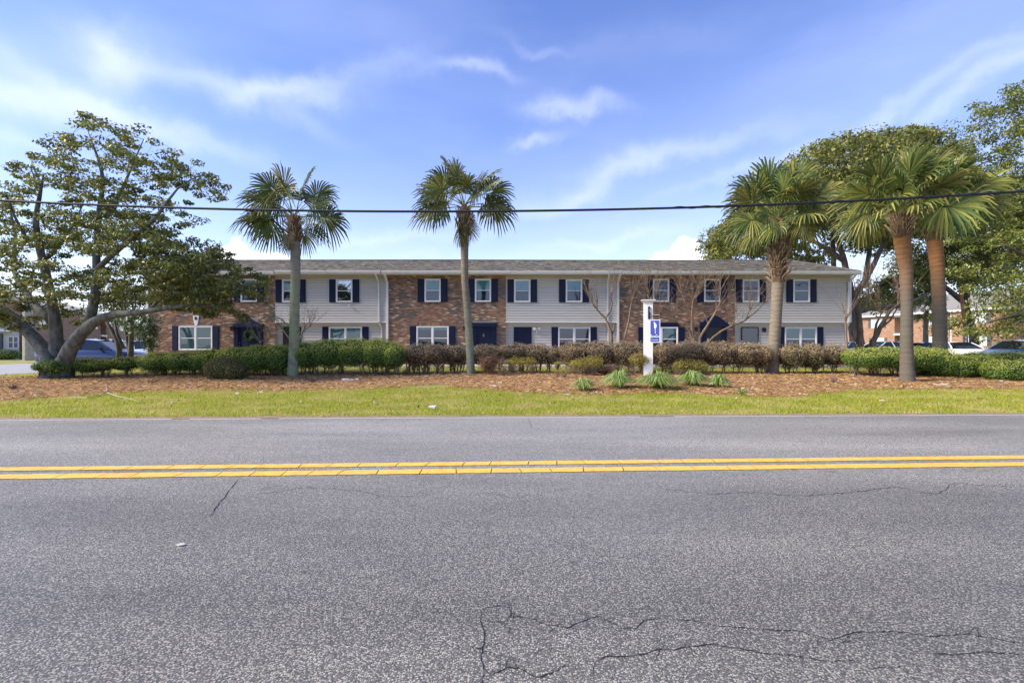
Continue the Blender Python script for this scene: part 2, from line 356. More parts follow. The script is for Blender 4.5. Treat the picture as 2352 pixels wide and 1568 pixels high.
def palm_bark(name, a, b, moss, mossamt, ztop):
    m, t = new_mat(name); n = t.nodes; l = t.links
    o = n.new('ShaderNodeOutputMaterial'); p = n.new('ShaderNodeBsdfPrincipled'); l.new(p.outputs[0], o.inputs[0]); p.inputs['Roughness'].default_value = .9
    tcn = n.new('ShaderNodeTexCoord'); mp = n.new('ShaderNodeMapping'); mp.inputs['Scale'].default_value = (.6,.6,8); l.new(tcn.outputs['Object'], mp.inputs[0])
    nz = n.new('ShaderNodeTexNoise'); nz.inputs['Scale'].default_value = 4; nz.inputs['Detail'].default_value = 6; nz.inputs['Roughness'].default_value = .7; l.new(mp.outputs[0], nz.inputs[0])
    mr_ = n.new('ShaderNodeMapRange'); l.new(nz.outputs[0], mr_.inputs[0]); mr_.inputs[1].default_value = .35; mr_.inputs[2].default_value = .65
    mx = n.new('ShaderNodeMix'); mx.data_type = 'RGBA'; l.new(mr_.outputs[0], mx.inputs[0]); mx.inputs[6].default_value = (*a,1); mx.inputs[7].default_value = (*b,1)
    n2 = n.new('ShaderNodeTexNoise'); n2.inputs['Scale'].default_value = 3.5; n2.inputs['Detail'].default_value = 7; l.new(tcn.outputs['Object'], n2.inputs[0])
    m2 = n.new('ShaderNodeMapRange'); l.new(n2.outputs[0], m2.inputs[0]); m2.inputs[1].default_value = .62-mossamt*.35; m2.inputs[2].default_value = .78-mossamt*.35
    # lichen grows on the lower and middle stem
    sx = n.new('ShaderNodeSeparateXYZ'); l.new(tcn.outputs['Object'], sx.inputs[0])
    m3 = n.new('ShaderNodeMapRange'); l.new(sx.outputs[2], m3.inputs[0]); m3.inputs[1].default_value = ztop; m3.inputs[2].default_value = ztop-2.0
    mm = n.new('ShaderNodeMath'); mm.operation = 'MULTIPLY'; l.new(m2.outputs[0], mm.inputs[0]); l.new(m3.outputs[0], mm.inputs[1])
    mz = n.new('ShaderNodeMix'); mz.data_type = 'RGBA'; l.new(mm.outputs[0], mz.inputs[0]); l.new(mx.outputs[2], mz.inputs[6]); mz.inputs[7].default_value = (*moss,1)
    l.new(mz.outputs[2], p.inputs['Base Color'])
    bp = n.new('ShaderNodeBump'); bp.inputs['Strength'].default_value = .8; bp.inputs['Distance'].default_value = .03; l.new(nz.outputs[0], bp.inputs['Height']); l.new(bp.outputs[0], p.inputs['Normal'])
    return m
PB_G = palm_bark('lichened_palm_bark', (.14,.13,.105), (.25,.235,.19), (.24,.28,.15), .75, 4.8)
PB_H = palm_bark('half_lichened_palm_bark', (.13,.105,.075), (.23,.20,.15), (.21,.25,.16), .75, 3.6)
PB_B = palm_bark('palm_bark', (.14,.115,.08), (.25,.21,.15), (.19,.20,.12), .3, 3.0)
PB_O = palm_bark('rusty_palm_bark', (.14,.06,.02), (.26,.13,.05), (.115,.10,.075), 1.15, 4.9)
BOOT = simple('palm_leaf_base', (.24,.16,.09), .85, .3, 9, .3, col2=(.44,.34,.22)); BOOTD = simple('palm_fibre', (.09,.055,.03), .95, .3, 20, .5)
FROND = tinted('palm_frond', .5, .25, .4, .22)

# ------------------------------------------------------------ ground
def grid_mesh(name, xs, ys, zf, mat, keep=None):
    mb = MB(); idx = {}
    def vi(i, j):
        if (i, j) not in idx:
            idx[(i, j)] = len(mb.v); mb.v.append((xs[i], ys[j], zf(xs[i], ys[j])))
        return idx[(i, j)]
    for i in range(len(xs)-1):
        for j in range(len(ys)-1):
            if keep and not keep((xs[i]+xs[i+1])/2, (ys[j]+ys[j+1])/2): continue
            mb.face((vi(i, j), vi(i+1, j), vi(i+1, j+1), vi(i, j+1)))
    return mb.build(name, mat, smooth=True)
xs = [-1500,-600,-250,-120,-80,-60]+[x*.8 for x in range(-60, 61)]+[60,80,120,250,600,1500]
ys = [-1500,-400,-100,-40,-10,-2]+[8+.5*k for k in range(60)]+[39,42,46,52,60,80,120,200,400,900,1800,3500]
lawn = grid_mesh('lawn', xs, ys, lambda x, y: G(x, y) if y > 0 else -.06, GROUNDM); tag(lawn, kind='structure')
# the main road: one sheet, the far edge runs at a slight angle
mb = MB(); 
for a, b in ((-1200,-60),(-60,-20),(-20,0),(0,20),(20,60),(60,1200)):
    mb.quad((a, -.6+.033*a, 0), (b, -.6+.033*b, 0), (b, road_edge(b)+.12, 0), (a, road_edge(a)+.12, 0))
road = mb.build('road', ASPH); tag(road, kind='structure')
def wob(x, k=1.): return noise.noise(Vector((x*k, 3.3, 1.7)))
# white edge line (worn, slightly wavering) 4 mm above the asphalt
mb = MB(); x = -60.
while x < 60:
    b = x+.35
    if random.random() > .06: mb.quad((x, road_edge(x)-.02+.02*wob(x, 3), .004), (b, road_edge(b)-.02+.02*wob(b, 3), .004), (b, road_edge(b)+.055, .004), (x, road_edge(x)+.055, .004))
    x = b
eb = mb.build('edge_line', WHT, road)
def cl1(X): return 6.02+.0475*X
# double yellow thermoplastic: pieces split by slanted cracks
for off, wd in ((0.0, .085), (-.345, .095)):
    x = -40.; sl = random.uniform(-.03, .03)
    while x < 40:
        ln = random.uniform(.30, .52) if abs(x) < 14 else 2.5
        sl2 = random.uniform(-.035, .035); b = x+ln-.012
        y = lambda q: cl1(q)+off
        mb = MB(); h = wd*random.uniform(.95, 1.05); n = 4
        lo = [(x+(b-x)*k/n-(sl+(sl2-sl)*k/n)*.5, y(x+(b-x)*k/n)-h+random.uniform(-.006,.004), .005) for k in range(n+1)]
        hi = [(x+(b-x)*k/n+(sl+(sl2-sl)*k/n)*.5, y(x+(b-x)*k/n)+h+random.uniform(-.004,.006), .005) for k in range(n+1)]
        mb.prism(lo+hi[::-1], (0,0,.003)); mb.build('yellow_line_piece', YEL, road)
        x += ln; sl = sl2
# cracks in the asphalt (thin dark openings), given as image tracks on the road plane
def crack(pts, w=.008):
    P = []
    for a, b in zip(pts[:-1], pts[1:]):
        n = max(2, int(math.hypot(b[0]-a[0], b[1]-a[1])/7))
        for k in range(n):
            t = k/n; P.append((a[0]+(b[0]-a[0])*t+random.uniform(-2.5,2.5), a[1]+(b[1]-a[1])*t+random.uniform(-1.5,1.5)))
    P.append(pts[-1]); Q = [Vector(((q[0]-CX)*CZ/(q[1]-HY), CZ*F/(q[1]-HY), .003)) for q in P]
    mb = MB(); n = len(Q); A = []; B = []
    for k, q in enumerate(Q):
        t = (Q[min(n-1, k+1)]-Q[max(0, k-1)]); t.normalize(); s_ = Vector((-t.y, t.x, 0))
        ww = w*.8*random.uniform(.35, 1.3)*min(1, .3+min(k, n-1-k)*.3); A.append(q+s_*ww/2); B.append(q-s_*ww/2)
    for k in range(n-1): mb.quad(A[k], A[k+1], B[k+1], B[k])
    mb.build('crack', CRK, road)
for tr, w in [([(1105,1400),(1103,1425),(1111,1445),(1110,1480),(1104,1505),(1112,1535),(1128,1551)], .009),([(1112,1535),(1106,1568),(1108,1620)], .006),([(1103,1400),(1140,1391),(1175,1394),(1172,1416),(1160,1428),(1113,1427)], .005),
    ([(1172,1416),(1215,1418),(1262,1436),(1300,1442),(1335,1428),(1370,1414),(1400,1428),(1425,1441)], .008),([(1300,1442),(1340,1445),(1352,1432)], .005),([(1425,1441),(1460,1443),(1478,1424),(1520,1420)], .007),([(1555,1424),(1590,1424),(1650,1438),(1690,1440),(1760,1446),(1830,1448),(1880,1461),(1910,1470),(1960,1452),(2060,1450),(2140,1462),(2220,1455),(2352,1478)], .007),
    ([(1128,1551),(1165,1533),(1190,1534),(1235,1556),(1265,1546),(1300,1525)], .008),([(1365,1520),(1395,1506),(1440,1508),(1475,1502),(1510,1491),(1545,1493),(1575,1485),(1640,1478),(1700,1490),(1760,1502),(1830,1505),(1900,1520)], .008),([(1365,1520),(1362,1560)], .004),([(1225,1500),(1255,1487),(1282,1494),(1310,1512)], .004),([(1900,1520),(1960,1515),(2000,1535),(2080,1530)], .005),([(2140,1500),(2200,1503),(2260,1497),(2352,1503)], .008),([(1880,1461),(1870,1500)], .004),
    ([(548,1100),(520,1135),(500,1160),(482,1190)], .012),([(590,1135),(640,1128),(700,1120),(760,1122),(830,1128),(880,1140),(960,1139)], .009),([(1100,1130),(1180,1142),(1210,1138),(1300,1124),(1380,1128)], .008),([(1500,1100),(1520,1120),(1580,1130),(1640,1134),(1720,1130),(1800,1136),(1830,1140)], .009),([(1830,1140),(1905,1134),(1960,1130),(2010,1123),(2060,1118),(2140,1134),(2172,1128),(2180,1112)], .010),([(2170,1110),(2230,1112),(2330,1118)], .007),([(365,1070+60),(310,1138)], .006),([(1215,958),(1222,985)], .012),([(855,975),(885,962)], .012)]:
    crack(tr, w)
    for _ in range(2 if len(tr) > 4 else 0):
        q = random.choice(tr[1:-1]); crack([q, (q[0]+random.uniform(-30,30), q[1]+random.choice((-1,1))*random.uniform(8,26)*(q[1]-1000)/450), (q[0]+random.uniform(-50,50), q[1]+random.uniform(-30,30)*(q[1]-1000)/450)], .004)
# verge strip of bare soil along the far road edge
mb = MB(); x = -70.
while x < 70:
    b = x+.4; e = .07; w1 = .24+.2*wob(x, .9)+.07*wob(x, 6); w2 = .24+.2*wob(b, .9)+.07*wob(b, 6)
    mb.quad((x, road_edge(x)+.05, .007), (b, road_edge(b)+.05, .007), (b, road_edge(b)+e+w2, .012), (x, road_edge(x)+e+w1, .012)); x = b
tag(mb.build('verge', DIRT), kind='structure')
# mulch bed: its front edge traced in the photo, laid as a grid on the slope
FRONT = [(-200,930),(0,924),(70,919),(125,916),(225,907),(325,903),(470,899),(600,899),(760,897),(900,894),(960,886),(1010,884),(1060,893),(1112,896),(1212,904),(1290,908),(1340,909),(1533,906),(1683,911),(1758,916),(1850,912),(1903,905),(1953,898),(2103,897),(2352,896),(2600,895)]
FW = [gpt(*q) for q in FRONT]; FX = [p.x for p in FW]; FYs = [p.y for p in FW]
def mulch_front(X): return float(np.interp(X, FX, FYs))+.22*wob(X, 1.1)+.10*wob(X, 4)
def mulch_back(X): return float(np.interp(X, [-40,-19.5,-16.5,-12,40], [15.0,17.2,19.6,20.4,20.4]))+.2*wob(X+50, .8)
for off, wd in ((0.0, .075), (-.345, .085)):
    mb = MB()
    for k in range(-40, 40): mb.quad((k, cl1(k)+off-wd, .002), (k+1, cl1(k+1)+off-wd, .002), (k+1, cl1(k+1)+off+wd, .002), (k, cl1(k)+off+wd, .002))
    mb.build('line_gap_shade', CRK, road)  # dark strip under the yellow pieces: shade of their gaps put in as colour
def in_mulch(X, Y): return mulch_front(X) < Y < mulch_back(X)
mb = MB(); xx = np.arange(-32, 34, .22)
for a, b in zip(xx[:-1], xx[1:]):
    n = 22; fa, fb, ba, bb = mulch_front(a), mulch_front(b), mulch_back(a), mulch_back(b)
    if ba-fa < .1 or bb-fb < .1: continue
    def q(X, f, k_, t):
        Y = f+(k_-f)*t; h = .035*min(1, t*8)*min(1, (1-t)*8)+.02*noise.noise(Vector((X*2, Y*2, 0)))*min(1, t*8)
        return (X, Y, G(X, Y)+.006+h)
    for k in range(n): mb.quad(q(a, fa, ba, k/n), q(b, fb, bb, k/n), q(b, fb, bb, (k+1)/n), q(a, fa, ba, (k+1)/n))
tag(mb.build('mulch_bed', MULCHM, smooth=True), kind='structure')
def sheet(name, pts, z, mat, zf=None):
    mb = MB(); mb.poly([(x, y, z if zf is None else zf(x, y)+z) for x, y in pts]); return tag(mb.build(name, mat), kind='structure')
# walk in front of the building, planting bed against the wall, side street, parking court
mb = MB(); mb.box(-21, 21.5, 23.6, 24.7, .30, .43); tag(mb.build('front_walk', CONC), kind='structure')
mb = MB(); mb.box(-20.4, 20, 24.9, 27.2, .35, .42); tag(mb.build('foundation_bed', MULCHM), kind='structure')
sheet('side_street', [(-200,18.6),(-21.5,19.6),(-20.8,26),(-21.2,70),(-33,70),(-32,26.2),(-200,26.2)], .215, ASPH2)
mb = MB(); mb.box(-200, -32, 26.2, 26.4, .1, .34); tag(mb.build('kerb', CONC), kind='structure')
mb = MB(); mb.box(-200, -32.5, 26.45, 28.6, .1, .345); tag(mb.build('pavement', CONC), kind='structure')
mb = MB(); mb.box(-21.2, -20.9, 25, 60, .1, .36); tag(mb.build('kerb', CONC), kind='structure')
sheet('parking_court', [(21.5,30.5),(200,30.5),(200,46),(46,46),(44,80),(21.5,80)], .23, ASPH2)

# ------------------------------------------------------------ grass blades, straw needles, litter
def scatter_ok(n, x0, x1, y0, y1, cond, fade=None):
    out = []
    while len(out) < n:
        X = random.uniform(x0, x1); Y = random.uniform(y0, y1)
        if abs(X) > Y*1.2+1: continue
        if cond(X, Y): out.append((X, Y))
    return out
def blades(name, P, hmin, hmax, w, pal, wts):
    n = len(P); A = np.array([(x, y, G(x, y)) for x, y in P]); h = RN.uniform(hmin, hmax, n)[:, None]
    az = RN.uniform(0, 2*math.pi, n); d = np.stack([np.cos(az), np.sin(az), np.zeros(n)], 1); w = w*RN.uniform(.7, 1.3, n)[:, None]
    lean = np.stack([RN.normal(0, .4, n), RN.normal(0, .4, n), np.ones(n)], 1)
    V = np.stack([A-d*w/2, A+d*w/2, A+lean*h], 1).reshape(-1, 3)
    c = pick_cols(n, pal, wts, .18)
    pn = np.array([noise.noise(Vector((x*.9, y*1.6, 0)))+.5*noise.noise(Vector((x*3, y*4, 5))) for x, y in P])
    dry = np.clip(pn*2.4+.12, 0, 1)[:, None]*RN.uniform(.3, 1, n)[:, None]
    c = c*(1-dry)+np.array([[.58,.48,.18]])*dry
    np_mesh(name, V, None, c, GRASS, nper=3)
GP = [(.27,.34,.025),(.40,.43,.035),(.50,.47,.07),(.12,.21,.02),(.54,.45,.18)]
front = scatter_ok(150000, -17, 17.5, 9.2, 14.8, lambda X, Y: road_edge(X)+.24+.14*wob(X, 2)+.1*wob(X,7) < Y < mulch_front(X)+.05)
blades('lawn_grass', front, .03, .075, .013, GP, [3,4,3,1.2,1])
back = scatter_ok(30000, -40, 27, 15, 23.5, lambda X, Y: mulch_back(X)-.05 < Y and (Y < 18.6+.0*X or X > -21) and X > -40)
blades('lawn_grass', back, .03, .08, .02, GP, [3,4,3,1.2,1])
tuft = []
for _ in range(170):
    X = random.uniform(-16, 18); Y = mulch_front(X)+abs(random.gauss(0, .75)); 
    if in_mulch(X, Y):
        for k in range(60): tuft.append((X+random.gauss(0, .22), Y+random.gauss(0, .10)))
blades('weed_grass', tuft, .04, .09, .014, GP, [3,4,2,2,0])
P = scatter_ok(70000, -20, 22, 11, 20.6, in_mulch); n = len(P)
A = np.array([(x, y, G(x, y)+.045) for x, y in P]); A[:, 2] += RN.uniform(-.01, .03, n)
az = RN.uniform(0, 2*math.pi, n); d = np.stack([np.cos(az), np.sin(az), RN.normal(0, .12, n)], 1); pz = np.stack([-np.sin(az), np.cos(az), RN.normal(0, .5, n)], 1)
ln = RN.uniform(.03, .09, n)[:, None]; wd = RN.uniform(.003, .008, n)[:, None]
V = np.stack([A-d*ln-pz*wd, A-d*ln+pz*wd, A+d*ln+pz*wd, A+d*ln-pz*wd], 1).reshape(-1, 3)
np_mesh('straw_needles', V, None, pick_cols(n, [(.44,.26,.095),(.30,.17,.06),(.53,.37,.18),(.14,.075,.04),(.58,.47,.30)], [4,3,2.8,1.4,1]), STRAW)
P = scatter_ok(2600, -20, 22, 10.2, 20, lambda X, Y: in_mulch(X, Y) or (Y > road_edge(X)+.3 and random.random() < .12)); n = len(P)
A = np.array([(x, y, G(x, y)+.075) for x, y in P])
np_mesh('fallen_leaves', leaf_quads(A, np.tile([[0,-.6,1.]], (n, 1)), .07, .5, .4), None, pick_cols(n, [(.20,.05,.03),(.30,.14,.07),(.5,.42,.33),(.12,.06,.04)], [2,3,1,2]), STRAW)
# ------------------------------------------------------------ main building
YF, YR = 26.2, 26.48            # brick / upper siding plane, recessed lower siding plane
GZ = .40
bld = empty('apartment_building', (-.7, YF, GZ), 'long two storey row of brick and grey siding townhouses with navy shutters behind the hedges', 'building')
BX = lambda x: fx(x, YF)
ZJ = fz(739, YF)                # underside of the jetty
ZE = fz(633, YF)                # top of the wall under the soffit
BAYS = [('b',342,632),('s',632,890),('b',890,1162),('s',1162,1420),('b',1420,1688),('s',1688,1951)]
UW = [(438.6,475),(554,591),(649,687),(772.4,810),(975.6,1012.4),(1091,1128),(1181,1218),(1299.4,1337),(1499,1536.5),(1616.6,1654),(1705,1743),(1821,1859)]
def rect(x0, x1, y0, y1, Y): return (fx(x0, Y), fx(x1, Y), fz(y1, Y), fz(y0, Y))
# wall cores (solid blocks behind the cladding)
for k, (t, a, b) in enumerate(BAYS):
    X0, X1 = BX(a), BX(b)
    if t == 'b':
        w = MB(); w.box(X0, X1, YF, YF+8.8, GZ-.2, ZE)
        wall = build_in(w, 'brick_wall', MORT, bld); BAYS[k] += (wall,)
    else:
        w = MB(); w.box(X0+.002, X1-.002, YF+.038, YF+8.8, ZJ, ZE); w.box(X0+.002, X1-.002, YR+.038, YF+8.8, GZ-.2, ZJ)
        wall = build_in(w, 'siding_wall', SID, bld); BAYS[k] += (wall,)
# bricks
BP = [(.28,.14,.085),(.33,.18,.105),(.21,.115,.08),(.11,.09,.085),(.16,.11,.085),(.52,.42,.29),(.36,.25,.165),(.14,.13,.135)]
BWt = [4.4,3.6,3.0,2.2,2,1.1,2.6,1.4]
SOLD = []   # soldier bricks: (x0,x1,z0,z1)
holes = [rect(957,1031,740,812,YF), rect(412,489,748,812,YF), rect(1481,1556.6,741,812,YF), rect(541,604,742,850,YF), rect(1084,1140,739,850,YF), rect(1609,1667,738,850,YF), rect(553,593,729,744,YF), rect(1622,1654,727,739,YF)]
for a, b in UW: 
    holes.append(rect(a, b, 640.8, 693.3, YF))
bw, bh, jt = .2, .0565, .0125
proto_bricks = []
for k, c in enumerate(BP):
    m = MB(); m.cur = c; e = .004
    m.box(-bw/2, bw/2, -.012, 0, -bh/2, bh/2, True); 
    o = m.build('brick', BRICK, tint=True); proto_bricks.append(o.data); bpy.data.objects.remove(o)
nind = 0
for t, a, b, wall in [q for q in BAYS if q[0] == 'b']:
    X0, X1 = BX(a), BX(b); st = MB(); row = 0; z = GZ+.02
    while z+bh < ZE:
        x = X0-(.105 if row % 2 else 0)
        while x < X1:
            u0, u1 = max(x, X0+.002), min(x+bw, X1-.002)
            segs = [(u0, u1)]
            for h in holes:
                if z+bh > h[2]+.004 and z < h[3]-.004:
                    ns = []
                    for s0, s1 in segs:
                        if s1 <= h[0] or s0 >= h[1]: ns.append((s0, s1)); continue
                        if s0 < h[0]: ns.append((s0, h[0]))
                        if s1 > h[1]: ns.append((h[1], s1))
                    segs = ns
            for s0, s1 in segs:
                if s1-s0 < .02: continue
                cn = noise.noise(Vector((s0*.9, z*.8, 2.)))
                w8 = [q*(1+ (2.2*cn if i in (3,4,7) else -1.2*cn)) for i, q in enumerate(BWt)]; w8 = [max(.05, q) for q in w8]
                ci = random.choices(range(len(BP)), w8)[0]
                if 892 <= a+2 and a < 1000 and nind < 300 and s1-s0 > .19 and 1.9 < z < 3.3 and s0 > BX(985) and s0 < BX(1075):
                    o = bpy.data.objects.new('brick', proto_bricks[ci]); COL.objects.link(o); o.parent = wall
                    o.location = (s0+bw/2, YF, z+bh/2); nind += 1
                else:
                    c = BP[ci]; v = random.uniform(.88, 1.13); st.cur = tuple(min(1, q*v) for q in c)
                    st.box(s0, s1, YF-.012-random.uniform(0,.003), YF, z, z+bh, True)
            x += bw+jt
        z += bh+jt; row += 1
    o = st.build('brickwork', BRICK, wall, tint=True); o['kind'] = 'stuff'
for t, a, b, wall in [q for q in BAYS if q[0] == 'b']: pass
# soldier courses over the ground floor windows and brick sills below the upper windows
def brick_row(x0, x1, z0, z1, wall, proud=.016):
    n = int(round((x1-x0)/.0735))
    for k in range(n):
        m = MB(); c = random.choice(BP[:5]); m.cur = tuple(q*random.uniform(.85, 1.15) for q in c)
        xa = x0+(x1-x0)*k/n; m.box(xa+.004, xa+(x1-x0)/n-.006, YF-proud, YF, z0+.004, z1-.004, True)
        m.build('brick', BRICK, wall, tint=True)
wl = {q[1]: q[3] for q in BAYS}
brick_row(BX(957), BX(1031), fz(748.6,YF), fz(740.5,YF), wl[890])
for a, b in UW[4:6]: brick_row(BX(a), BX(b), fz(697.2,YF), fz(693.6,YF), wl[890], .035)
for a, b in UW[8:10]: brick_row(BX(a), BX(b), fz(697.2,YF), fz(693.6,YF), wl[1420], .035)
for a, b in UW[1:2]: brick_row(BX(a), BX(b), fz(697.2,YF), fz(693.6,YF), wl[342], .035)
# siding boards: wedge shaped laps, each a part
def boards(wall, X0, X1, z0, z1, Y, n):
    h = (z1-z0)/n
    for k in range(n):
        m = MB(); za, zb = z0+k*h, z0+(k+1)*h+.004
        A = [(X0, Y+.02, za+.026), (X0, Y-.030, za+.026), (X0, Y-.031, za+.04), (X0, Y-.010, zb-.004), (X0, Y+.02, zb-.004)]
        m.prism(A, (X1-X0, 0, 0)); m.build('siding_board', SID, wall)
for t, a, b, wall in [q for q in BAYS if q[0] == 's']:
    X0, X1 = BX(a)+.03, BX(b)-.03
    boards(wall, X0, X1, ZJ+.03, ZE, YF+.018, 18)
    boards(wall, X0, X1, GZ+.05, ZJ-.1, YR+.018, 14)
    m = MB(); m.box(X0-.03, X1+.03, YF-.025, YF+.02, ZJ-.045, ZJ+.035); m.box(X0, X1, YF+.02, YR, ZJ-.03, ZJ-.002); build_in(m, 'jetty_trim', TRIM, bld)
    m = MB(); m.box(X0-.03, X1+.03, YR-.012, YR+.02, ZJ-.13, ZJ-.045); build_in(m, 'frieze_board', SOFF, bld)
    for q in (X0-.028, X1): 
        m = MB(); m.box(q, q+.028, YF-.012, YF+.02, ZJ+.03, ZE); m.box(q, q+.028, YR-.012, YR+.02, GZ, ZJ-.05); build_in(m, 'corner_post', SID, bld)
# white corner board and brick return at the right end, end wall cladding
m = MB(); m.box(BX(1951), BX(1951)+.10, YF-.03, YF+.08, ZJ-.04, ZE); build_in(m, 'corner_board', TRIM, bld)
m = MB(); m.box(BX(1944), BX(1944)+.02, YR, YF+8.8, GZ, ZJ-.05); build_in(m, 'corner_board', TRIM, bld)
# roof
ZG0, ZG1 = fz(629.5, 25.6), fz(622.3, 25.6)
EX0, EX1 = BX(330)-.1, fx(1977, 25.6); RY, RZ = 30.1, fz(598.6, 30.1); RX0, RX1 = fx(366,30.1), 17.55
m = MB(); ye = 25.62; yb = 34.6
m.quad((EX0,ye,ZG1),(EX1,ye,ZG1),(RX1,RY,RZ),(RX0,RY,RZ)); m.quad((EX1,yb,ZG1),(EX0,yb,ZG1),(RX0,RY,RZ),(RX1,RY,RZ))
m.poly([(EX1,ye,ZG1),(EX1,yb,ZG1),(RX1,RY,RZ)]); m.poly([(EX0,yb,ZG1),(EX0,ye,ZG1),(RX0,RY,RZ)]); m.quad((EX0,ye,ZG1-.004),(EX0,yb,ZG1-.004),(EX1,yb,ZG1-.004),(EX1,ye,ZG1-.004))
SUB = simple('roof_felt', (.12,.115,.11), .95, .2, 5); roof = build_in(m, 'roof', SUB, bld)
# shingle tabs laid in courses on the front slope and hips
st = MB(); sl = Vector((0, RY-ye, RZ-ZG1)); L_ = sl.length; u = sl/L_; nr = Vector((0, -u.z, u.y)); nc = int(L_/.145)
SP = [(.14,.13,.105),(.175,.16,.125),(.11,.105,.095),(.21,.19,.145),(.145,.14,.13)]
for k in range(nc):
    t0 = k*.145; f = t0/L_; xa = EX0+(RX0-EX0)*f; xb = EX1+(RX1-EX1)*f; x = xa-random.uniform(0, .3)
    while x < xb:
        w = random.choice((.15,.2,.28,.33)); th = random.choice((.006,.012,.012,.018))
        x0, x1 = max(x, xa), min(x+w, xb)
        if x1-x0 > .03:
            v = random.uniform(.85, 1.15); c = random.choice(SP); st.cur = tuple(q*v for q in c)
            p0 = Vector((0, ye, ZG1))+u*t0; p1 = Vector((0, ye, ZG1))+u*min(L_, t0+.16); a0 = p0+nr*th; a1 = p1+nr*.004
            st.quad((x0+.004,a0.y,a0.z),(x1-.003,a0.y,a0.z),(x1-.003,a1.y,a1.z),(x0+.004,a1.y,a1.z))
            st.quad((x0+.004,p0.y,p0.z),(x1-.003,p0.y,p0.z),(x1-.003,a0.y,a0.z),(x0+.004,a0.y,a0.z))
        x += w
o = st.build('shingles', SHING, roof, tint=True); o['kind'] = 'stuff'
m = MB(); m.tube([(RX0,RY,RZ+.01),(-4,RY,RZ+.03),(6,RY,RZ+.0),(RX1,RY,RZ+.01)], .05, 6); m.tube([(RX1,RY,RZ+.01),(EX1,ye,ZG1+.01)], .035, 6); m.build('ridge_cap', SUB, roof)
m = MB(); m.box(EX0+.05, EX1-.05, ye+.06, YF+.3, ZG0+.005, ZG0+.03); build_in(m, 'soffit', SOFF, bld)
m = MB(); m.box(BX(342), BX(1951), YF-.03, YF+.02, ZE-.0, ZG0+.004); build_in(m, 'fascia', SOFF, bld)
# gutter in three lengths, open top profile
def gutter(x0, x1, dz=0):
    A = [(x0,ye+.02,ZG0+dz),(x0,ye-.07,ZG0+dz),(x0,ye-.10,ZG0+.07+dz),(x0,ye-.115,ZG1-.01+dz),(x0,ye-.105,ZG1+dz),(x0,ye-.09,ZG1-.015+dz),(x0,ye-.05,ZG0+.03+dz),(x0,ye+.02,ZG0+.03+dz)]
    m = MB(); m.prism(A, (x1-x0, 0, 0)); build_in(m, 'gutter', GUT, bld)
gutter(EX0, fx(630,25.6), -.02); gutter(fx(632,25.6), fx(874,25.6), .02); gutter(fx(876,25.6), fx(1172,25.6)); gutter(fx(1172.5,25.6), fx(1420,25.6), -.012); gutter(fx(1420.5,25.6), EX1, -.02)
def downspout(x, jog, bot=GZ, w=.085, xt=None):
    xt = xt or x; X = BX(x); m = MB(); zt = ZG0+.02
    def seg(a, b):
        a, b = Vector(a), Vector(b); h = Vector((w/2, 0, 0)); q = Vector((0, .055, 0))
        m.prism([a-h, a+h, a+h+q, a-h+q], b-a)
    XT = fx(xt, 25.6)
    seg((XT, ye-.09, zt), (XT, ye-.05, zt-.10)); seg((XT, ye-.05, zt-.10), (X, YF-.09, zt-.38)); seg((X, YF-.09, zt-.38), (X, YF-.09, ZJ-.02 if jog else bot))
    if jog: seg((X, YF-.09, ZJ-.02), (X+.08, YR-.09, ZJ-.32)); seg((X+.08, YR-.09, ZJ-.32), (X+.08, YR-.09, bot))
    build_in(m, 'downspout', GUT, bld)
downspout(870.5, True, xt=863.5); downspout(890, False, xt=884, w=.13); downspout(1395, True, xt=1399); downspout(1419, False, w=.12, xt=1425); downspout(340.5, False, xt=338, w=.11); downspout(1948, True, xt=1965, w=.1)
